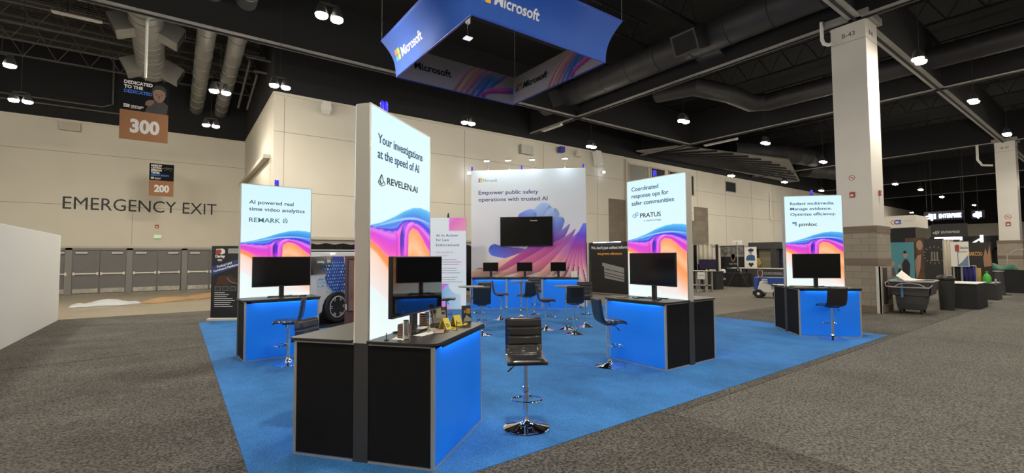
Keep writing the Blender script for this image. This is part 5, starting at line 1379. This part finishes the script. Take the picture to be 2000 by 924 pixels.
fig_prints(t, [('photo_strip', [(0, 1.68), (1.43, 1.68), (1.43, 2.30), (0, 2.28)], mat('grey_photo', (.16, .155, .15), .7, noise=.8, nscale=5)), ('badge_shape', el(.78, 1.62, .13, .24), mat('badge_copper', (.25, .13, .09), .6)), ('badge_inner', el(.78, 1.64, .08, .15), black_ink)])
letters('banner_letters', [('BLUE VOICE', .55, 1.20, .55, .10), ('COMMUNICATIONS', .38, .95, .85, .07)], mat('dim_white_ink', (.4, .4, .4), .6), t, y=-.008)
t = xpanel('poster', 'white poster with an officer in blue cap, mid distance', 'poster', 26.9, 12.95, 13.62, .75, 2.24, paper)
fig_prints(t, [('printed_uniform', [(.08, 1.45), (.60, 1.45), (.58, 1.72), (.42, 1.80), (.22, 1.78), (.10, 1.66)], mat('blue_uniform', (.03, .09, .25), .6)), ('printed_face', el(.36, 1.93, .09, .12), mat('printed_skin_light', (.40, .25, .18), .7)), ('printed_cap', [(.22, 1.98), (.5, 1.98), (.54, 2.1), (.38, 2.16), (.20, 2.1)], mat('banner_blue', (.02, .05, .22), .5)), ('heart_mark', [(.35, 1.06), (.20, 1.24), (.28, 1.34), (.36, 1.28), (.44, 1.34), (.52, 1.24)], black_ink)])
letters('poster_letters', [('PROUD', .12, .88, .42, .09)], black_ink, t, y=-.006)
# grey archway
ar = thing('display_arch', 'dark grey square archway with a yellow figure inside', 'archway', (28.0, 13.95, 0), R(-90))
dg = mat('dark_grey_foam', (.045, .045, .05), .8)
MB().box(0, 1.75, 0, .5, 2.12, 2.52).box(.15, .45, 0, .4, 0, 2.12).box(1.28, 1.60, 0, .4, 0, 2.12).build('arch_frame', dg, ar, bevel=.02)
MB().box(.45, 1.28, .35, .4, .9, 2.12).build('tan_backing', mat('tan_print', (.28, .24, .16), .7), ar)
pf = thing('mannequin', 'small yellow-clad figure leaning inside the grey arch', 'mannequin', (27.75, 13.28, 1.08), R(-90))
MB().box(-.14, .14, -.12, .12, -1.08, 0).build('pedestal', mat('dark_grey_foam', (.045, .045, .05), .8), pf)
MB().lathe([(.10, 0), (.13, .15), (.12, .32), (.13, .42), (.05, .48), (.045, .52)], 14).build('yellow_coat', mat('yellow_cloth', (.50, .33, .06), .7), pf, smooth=True)
MB().lathe([(.02, .50), (.06, .55), (.07, .62), (.04, .69), (.003, .70)], 12).build('head', mat('dark_head', (.03, .02, .02), .6), pf, smooth=True)
MB().tube([(.1, -.02, .36), (.2, -.08, .22), (.12, -.16, .12)], .035, 8).build('arm', mat('yellow_cloth', (.50, .33, .06), .7), pf, smooth=True)
t = xpanel('fabric_banner', 'dark navy banner right of the grey arch, lettered sideways', 'banner', 28.6, 12.0, 12.65, .6, 2.22, mat('banner_navy', (.02, .022, .06), .7))
letters('banner_letters', [('rides', 0, 0, .60, .16)], mat('pale_blue_ink', (.3, .45, .65), .6), t, M=Matrix.Translation((.40, -.004, 1.9)) @ Matrix.Rotation(R(90), 4, 'Y'))
ct = thing('exhibit_counter', 'grey counter with white top and pointed badge left of the right kiosk', 'counter', (26.0, 13.55, 0), R(-90))
MB().box(0, .42, .05, .6, 0, 1.0).box(.50, 2.9, 0, .6, 0, 1.0).build('counter_body', dg, ct, bevel=.01)
MB().box(-.40, 3.0, -.05, .65, 1.0, 1.05).build('counter_top', mat('white_top', (.55, .54, .5), .5), ct)
MB().box(.12, .18, -.03, 0, 0, 1.0).build('white_edge', white, ct)
MB().prism([(1.08, .92), (1.22, .96), (1.36, .92), (1.36, .68), (1.22, .42), (1.08, .68)], -.02, -.001, 'y').build('badge_shape', mat('badge_cream', (.5, .38, .28), .6), ct)
MB().prism([(1.11, .90), (1.22, .93), (1.33, .90), (1.33, .70), (1.22, .48), (1.11, .70)], -.024, -.02, 'y').build('badge_inner', mat('badge_dark', (.07, .03, .03), .6), ct)
letters('counter_letters', [('SOUNDTHINKING', 1.42, .70, .95, .14)], mat('dim_white_ink', (.4, .4, .4), .6), ct, y=-.004)

# ---- small white robot cart
rb = thing('delivery_robot', 'small white and blue four-wheeled robot cart behind the right kiosk', 'robot', (19.2, 9.38, .006), R(-75))
wp = mat('robot_white', (.68, .68, .66), .35, coat=.3)
MB().prism([(.14, .22), (.12, .38), (.20, .66), (.30, .72), (.56, .72), (.62, .60), (.64, .34), (.80, .34), (1.1, .34), (1.1, .22)], .06, .62, 'y').build('robot_shell', wp, rb, bevel=.03)
MB().box(.50, 1.2, .0, .68, .58, .84).box(-.02, .12, .10, .66, .34, .84).box(.10, .55, .40, .68, .73, .84).build('blue_deck', mat('robot_blue', (.02, .07, .32), .5), rb, bevel=.02)
MB().box(.34, .54, .046, .058, .60, .66).box(.28, .50, .04, .38, .72, .77).build('sensor_bar', silver, rb)
for x in (.16, .84):
    for y in (.0, .56):
        w_ = MB().lathe([(.06, -.06), (.15, -.07), (.175, -.04), (.175, .04), (.15, .07), (.06, .06)], 24).build('wheel', mat('tyre_rubber', (.012, .012, .012), .75), rb, smooth=True)
        w_.rotation_euler.x = R(90); w_.location = (x, y + .06, .175)
        MB().cyl((0, 0, .03), (0, 0, .075), .06, n=16).build('wheel_hub', wp, w_)
MB().prism([(-.06, .12), (-.06, .26), (.10, .36), (.34, .22), (.34, .12)], .02, .66, 'y').build('front_bumper', bezel, rb, bevel=.02)

# ---- right side: rubbish cart beside the column
rc = thing('tilt_cart', 'large grey wheeled rubbish cart with pale rim right of the column', 'cart', (17.30, 4.40, .006), R(-85))
rc.scale = (.87, .87, 1)
cp = mat('cart_plastic', (.045, .045, .048), .55); cpp = mat('cart_purple', (.055, .045, .075), .5); rimm = mat('cart_rim', (.32, .31, .31), .5)
def trap(z, x0, x1, y0, y1): return [(x0, y0, z), (x1, y0, z), (x1, y1, z), (x0, y1, z)]
MB().loft([trap(.16, .14, .80, .10, .95), trap(.30, .12, .84, .06, 1.05), trap(.52, .10, .86, .03, 1.2), trap(.54, .02, .96, .0, 1.26), trap(.93, -.02, 1.02, -.03, 1.35)], caps=False).add(trap(.17, .14, .80, .10, .95), [(0, 1, 2, 3)]).build('cart_body', [cp], rc)
o = [c for c in rc.children][0]; so = o.modifiers.new('t', 'SOLIDIFY'); so.thickness = .02
MB().loft([[(1.0, 0.02, .56), (1.0, 1.2, .56), (1.02, 1.2, .56), (1.02, .02, .56)], [(1.035, -.03, .92), (1.035, 1.32, .92), (1.055, 1.32, .92), (1.055, -.03, .92)]]).build('purple_side', cpp, rc)
P = [(-.06, -.06, .93), (1.06, -.06, .93), (1.06, 1.38, .93), (-.06, 1.38, .93)]
MB().tube([(-.06, -.02, .95), (.0, -.07, .95), (1.0, -.07, .95), (1.07, 0, .95), (1.07, 1.34, .95), (1.0, 1.40, .95), (0, 1.40, .95), (-.06, 1.34, .95)], .028, 8, closed=True).tube([(-.06, -.0, .95), (-.14, -.14, .90), (-.10, -.18, .80), (.10, -.16, .78), (1.0, -.16, .78), (1.07, -.08, .86)], .02, 8).tube([(.12, -.14, .80), (.25, -.15, .88), (.5, -.16, .91), (.75, -.15, .88), (.9, -.14, .80)], .016, 8).build('cart_rim', rimm, rc, smooth=True)
MB().box(.26, .33, -.05, -.035, .48, .93).build('blue_tag', mat('tag_blue', (.08, .2, .45), .5), rc)
for x, y in ((.20, .2), (.74, .2), (.2, .85), (.74, .85)):
    w_ = MB().cyl((x - .03, y, .075), (x + .03, y, .075), .075, n=18).build('wheel', mat('tyre_rubber', (.012, .012, .012), .75), rc)
MB().box(.15, .8, .12, .95, .12, .16).build('cart_chassis', bezel, rc)
t = tag(MB().add([(.3, .25, .95), (.62, .15, .99), (.70, .60, .98), (.38, .75, 1.02), (.12, .95, 1.25), (.05, .5, 1.1)], [(0, 1, 2, 3), (0, 3, 4, 5)]).build('paper_waste', paper, M=Matrix.Identity(4)), 'white paper sheets sticking out of the rubbish cart', 'paper')
so = t.modifiers.new('t', 'SOLIDIFY'); so.thickness = .01
t.location = rc.location; t.rotation_euler = rc.rotation_euler
# bin
bn = thing('rubbish_bin', 'tall black bin with rounded lid right of the rubbish cart', 'bin', (19.5, 3.58, .006), R(-80))
MB().loft([[(a * .20 * math.copysign(abs(math.cos(t)) ** .5, math.cos(t)), b * .22 * math.copysign(abs(math.sin(t)) ** .5, math.sin(t)), z) for t in [i * math.pi / 12 for i in range(24)]] for a, b, z in ((.85, .85, .01), (1.0, 1.0, .92))]).build('bin_body', mat('bin_black', (.018, .018, .02), .5), bn, smooth=True)
MB().lathe([(.225, .92), (.235, .95), (.235, 1.0), (.20, 1.06), (.10, 1.10), (.003, 1.11)], 24).build('bin_lid', bezel, bn, smooth=True)
# tables and boxes along the aisle
t = draped_table('black draped table with white top right of the bin', 20.3, 3.02, 3.82, .82, 1.5, top=white)
ch = thing('storage_chest', 'dark open chest with white corner posts beyond the white topped table', 'chest', (24.9, 3.86, .006), R(-90))
MB().prism([(0, 0), (.74, 0), (.66, .62), (.0, .62)], 0, .8, 'y').build('chest_body', mat('chest_dark', (.028, .028, .03), .6), ch)
MB().box(-.02, .70, -.02, .82, .62, .66).box(-.02, .03, -.02, .03, .60, .80).box(.65, .70, -.02, .03, .60, .80).build('chest_rim', mat('chest_rim', (.45, .44, .42), .5), ch)
def bottle(label, x, y, m, h, r):
    t = thing('bottle', label, 'bottle', (x, y, .67))
    MB().lathe([(r, 0), (r, h * .45), (r * .6, h * .7), (r * .28, h * .8), (r * .28, h * .9)], 16).build('bottle_body', m, t, smooth=True)
    MB().cyl((0, 0, h * .9), (0, 0, h), r * .34, n=12).build('bottle_cap', m, t)
bottle('green spray bottle in the dark chest', 24.95, 3.42, mat('green_plastic', (.06, .42, .05), .5), .42, .12)
tag(MB().cyl((0, 0, 0), (.0, 0, .52), .085, n=18).cyl((0, 0, .52), (0, 0, .54), .09, n=18).build('yellow_roll', mat('pale_orange', (.62, .36, .10), .6)), 'upright yellow-orange roll left of the green bottle', 'roll').location = (25.0, 3.66, .67)
gc = thing('exhibit_counter', 'charcoal tapered counter beyond the dark chest', 'counter', (28.0, 4.0, .006), R(-90))
MB().prism([(0, 0), (.62, 0), (.56, .98), (.02, .98)], 0, .7, 'y').build('counter_body', mat('charcoal_counter', (.05, .052, .058), .6), gc)
MB().box(-.02, .60, -.03, .73, .98, 1.02).build('counter_top', mat('grey_top', (.25, .25, .25), .5), gc)
MB().prism([(.5, 0), (.85, 0), (.85, .02), (.5, .06)], .2, .4, 'y').build('counter_foot', bezel, gc)
tbx = draped_table('long dark table beyond the charcoal counter, covered in green cloth', 30.2, 3.0, 4.5, 1.02, .9)
heap('green tarpaulin bunched on the long dark table', 'tarpaulin', 'tarpaulin', (30.6, 4.45, 1.01), R(-90), 1.25, .7, .30, mat('green_tarp', (.02, .12, .07), .6), 3)
draped_table('dark draped table at the right picture edge', 30.2, 1.8, 2.88, 1.0, .9)
heap('blue tarpaulin heaped on the table at the right picture edge', 'tarpaulin', 'tarpaulin', (30.6, 2.95, .99), R(-90), 1.0, .8, .42, mat('blue_tarp', (.02, .025, .12), .6), 4)
tag(MB().tube([(34, 3.9, 0.0), (34, 3.9, 1.7), (34, 3.6, 1.95), (34, 3.0, 2.0)], .02, 6).build('curved_pipe', silver, smooth=True), 'thin curved pipe above the blue tarpaulin', 'pipe')
# banners right of the column
t = xpanel('backdrop', 'teal backdrop with a mother and children right of the big column', 'backdrop', 24.0, 5.32, 6.15, .3, 2.25, mat('teal_print', (.07, .26, .32), .7))
skl = mat('printed_skin_light', (.40, .25, .18), .7); drk = mat('printed_black', (.02, .015, .015), .7)
fig_prints(t, [('printed_mother', [(.45, .8), (.44, 1.35), (.52, 1.55), (.62, 1.55), (.70, 1.35), (.66, .8)], drk), ('printed_mother_face', el(.56, 1.72, .07, .11), skl), ('printed_mother_hair', el(.545, 1.85, .05, .06), drk),
               ('printed_child', [(.28, .8), (.30, 1.10), (.36, 1.2), (.42, 1.1), (.43, .8)], drk), ('printed_child_face', el(.35, 1.28, .05, .08), skl), ('printed_child', [(.06, .85), (.10, 1.2), (.18, 1.2), (.24, .85)], mat('printed_dress', (.12, .08, .07), .7)), ('printed_child_face', el(.14, 1.36, .08, .10), skl)])
t = xpanel('backdrop', 'brown backdrop with warm portrait shapes beside the teal one', 'backdrop', 24.1, 4.95, 5.6, .4, 2.42, mat('brown_backdrop', (.10, .05, .03), .7, noise=.4, nscale=3))
fig_prints(t, [('printed_arm', [(.12, .75), (.20, 1.3), (.36, 1.7), (.48, 1.75), (.44, 1.2), (.34, .8)], skl), ('printed_face', el(.44, 2.12, .10, .20), skl), ('printed_arm', [(.12, .8), (.3, .78), (.28, 1.1), (.16, 1.2)], mat('warm_skin', (.30, .16, .10), .7))])
t = xpanel('backdrop', 'black backdrop with a round crest right of the brown portrait', 'backdrop', 24.0, 4.42, 5.0, .4, 2.36, mat('banner_black', (.012, .012, .014), .5))
mb = MB()
for i in range(16):
    a = i * math.pi / 8; mb.box(-.012, .012, -.006, -.001, .28, .36, M=Matrix.Translation((.30, 0, 1.72)) @ Matrix.Rotation(a, 4, 'Y'))
for i in range(3): mb.box(.20 + i * .08, .24 + i * .08, -.006, -.001, 1.55, 1.85)
mb.box(.17, .43, -.006, -.001, 1.50, 1.54)
mb.build('crest', mat('dim_gold', (.22, .20, .15), .6), t)
drape('curtain', 'cream curtain right of the black crest backdrop', 23.9, 4.16, 4.42, .02, 2.3, mat('beige_drape', (.38, .34, .27), .8), .03, .1)
drape('curtain', 'black curtain beside the cream one', 23.95, 3.95, 4.15, .02, 2.3, black_cloth, .03, .1)
t = xpanel('poster', 'white hanging poster with red mark and blue highway picture', 'poster', 23.8, 3.68, 4.20 - .02, 1.28, 2.22, paper, .01)
t.location.y = 4.2
fig_prints(t, [('red_mark', [(.13, 1.85), (.24, 1.85), (.25, 2.08), (.19, 2.12), (.12, 2.07)], red_m), ('printed_road', [(.16, 1.30), (.48, 1.30), (.48, 1.72), (.30, 1.45)], mat('road_blue', (.15, .22, .38), .6)), ('printed_border', [(.19, 1.30), (.205, 1.30), (.205, 1.82), (.46, 1.83), (.46, 1.85), (.19, 1.84)], black_ink)])
letters('poster_letters', [('Stripe Scan', .27, 1.95, .22, .09)], black_ink, t, y=-.006)
t = xpanel('fabric_banner', 'dark banner with orange letters and a fawn shape', 'banner', 27.5, 3.60, 4.45, .6, 2.25, mat('banner_brown_black', (.018, .014, .011), .7))
letters('banner_letters', [('BAKCOU', .16, 1.68, .42, .16)], mat('orange_tan_ink', (.45, .26, .10), .6), t, y=-.006, bold=.03)
fig_prints(t, [('letter_mark', [(.06, 1.66), (.13, 1.66), (.13, 1.86), (.06, 1.86)], mat('orange_tan_ink', (.45, .26, .10), .6)), ('fawn_shape', [(.62, 1.2), (.60, 1.6), (.68, 2.0), (.74, 1.7), (.80, 2.15), (.84, 1.5), (.84, 1.25)], mat('fawn', (.30, .16, .09), .7))])
drape('curtain', 'dark red curtain hanging under the white highway poster', 24.4, 4.02, 4.45, .3, 1.3, mat('maroon_cloth', (.05, .01, .02), .8), .03, .12)
drape('curtain', 'deep blue curtain beside the dark red one', 24.4, 3.62, 4.0, .3, 1.3, mat('royal_cloth', (.015, .015, .16), .8), .03, .12)
tag(MB().box(26.2, 26.6, 4.0, 4.35, .9, 1.25).build('cardboard_box', cardb, bevel=.01), 'small brown box under the orange lettered banner', 'box')
draped_table('dark table holding the small brown box', 26.0, 3.75, 4.6, .9, .8)
# overhead white box sign and far signs
bx = thing('booth_header', 'white boxy booth header with blue and orange letters right of the column', 'sign', (30.0, 7.75, 0), R(-90))
MB().box(0, 1.22, 0, 2.3, 3.12, 3.75).build('header_box', mat('white_header', (.62, .60, .56), .6), bx, bevel=.01)
MB().box(.0, 1.2, -.02, 0, 2.02, 3.10).box(.0, .06, 0, .06, 0, 3.1).box(1.1, 1.16, 0, .06, 0, 3.1).build('dark_header_panel', black_cloth, bx)
letters('header_letters', [('CS', .36, 3.32, .30, .20)], mat('header_blue', (.03, .08, .4), .6), bx, y=-.004, bold=.05)
MB().tube([(.33 + .1 * math.cos(R(a)), -.004, 3.42 + .1 * math.sin(R(a))) for a in range(60, 301, 20)], .02, 6).build('orange_arc', mat('header_orange', (.7, .3, .03), .6), bx)
mb = MB()
for i, w_ in enumerate((.40, .44)): mb.box(.72, .72 + w_ * .9, -.004, 0, 3.48 - i * .07, 3.49 - i * .07)
mb.build('header_small_print', grey_ink, bx)
glow = mat('sign_glow', (.9, .95, 1), .5, emit=2.2, emit_col=(.55, .68, 1.0)); glow2 = mat('sign_glow_white', (.9, .95, 1), .5, emit=2.5, emit_col=(.85, .93, 1.0))
t = thing('glowing_sign', 'glowing blue-white ENTERPRISE lettering high in the distance', 'sign', (55, 11.2, 0), R(-90))
letters('sign_letters', [('dji', -.1, 4.95, .75, .45), ('ENTERPRISE', .85, 4.98, 1.45, .36)], glow, t, bold=.03, th=.1)
MB().box(-.2, 2.4, .12, .2, 4.8, 5.6).box(0, .03, .15, .18, 5.6, 12.5).box(2.3, 2.33, .15, .18, 5.6, 12.5).build('sign_frame', black_wall, t)
t = thing('glowing_sign', 'small glowing lettering at the side of the far lit sign', 'sign', (55, 8.2, 0), R(-90))
letters('sign_letters', [('dji', 0, 4.95, .55, .40)], glow, t, bold=.07, th=.1)
MB().box(-.1, .7, .12, .2, 4.8, 5.5).box(.3, .33, .15, .18, 5.5, 12.5).build('sign_frame', black_wall, t)
t = thing('hanging_banner', 'black hanging banner with white ENTERPRISE letters in the distance', 'sign', (45, 8.95, 0), R(-90))
MB().box(0, 1.95, 0, .04, 2.75, 3.95).box(0.1, .12, .01, .03, 3.95, 12.5).box(1.8, 1.82, .01, .03, 3.95, 12.5).build('banner_cloth', mat('banner_black', (.012, .012, .014), .5), t)
letters('banner_letters', [('dji', .10, 3.25, .38, .22), ('ENTERPRISE', .55, 3.27, 1.0, .16)], mat('dim_white_ink', (.4, .4, .4), .6), t, y=-.005, bold=.03, shear=.2)
t = thing('glowing_bar', 'bright white lit header bar in the distance', 'sign', (44.6, 8.7, 0), R(-90))
MB().box(0, 1.45, 0, .1, 2.72, 2.98).build('light_bar', glow2, t)
MB().box(-.3, 3.2, .12, .2, 2.0, 3.0).box(-.2, -.1, .12, .2, 0, 2.2).box(3.0, 3.1, .12, .2, 0, 2.2).build('bar_frame', black_wall, t)
MB().prism([(1.95, 2.55), (2.35, 2.85), (2.35, 3.05), (2.5, 3.05), (2.5, 2.5), (2.4, 2.5), (2.3, 2.72), (2.05, 2.5)], 0, .1, 'y').build('light_arrow', glow2, t)
tag(MB().box(70, 70.2, 3, 14, 0, 3.2).build('far_wall_panel', cream), 'pale low wall far behind the distant booths', 'wall')
t = xpanel('backdrop', 'dark booth backdrop beyond the lit header bar', 'backdrop', 46, 5.2, 9.4, 0, 2.6, black_cloth)
t = xpanel('backdrop', 'dark booth back under the white boxy header', 'backdrop', 30.4, 5.2, 7.7, 0, 2.4, black_cloth)
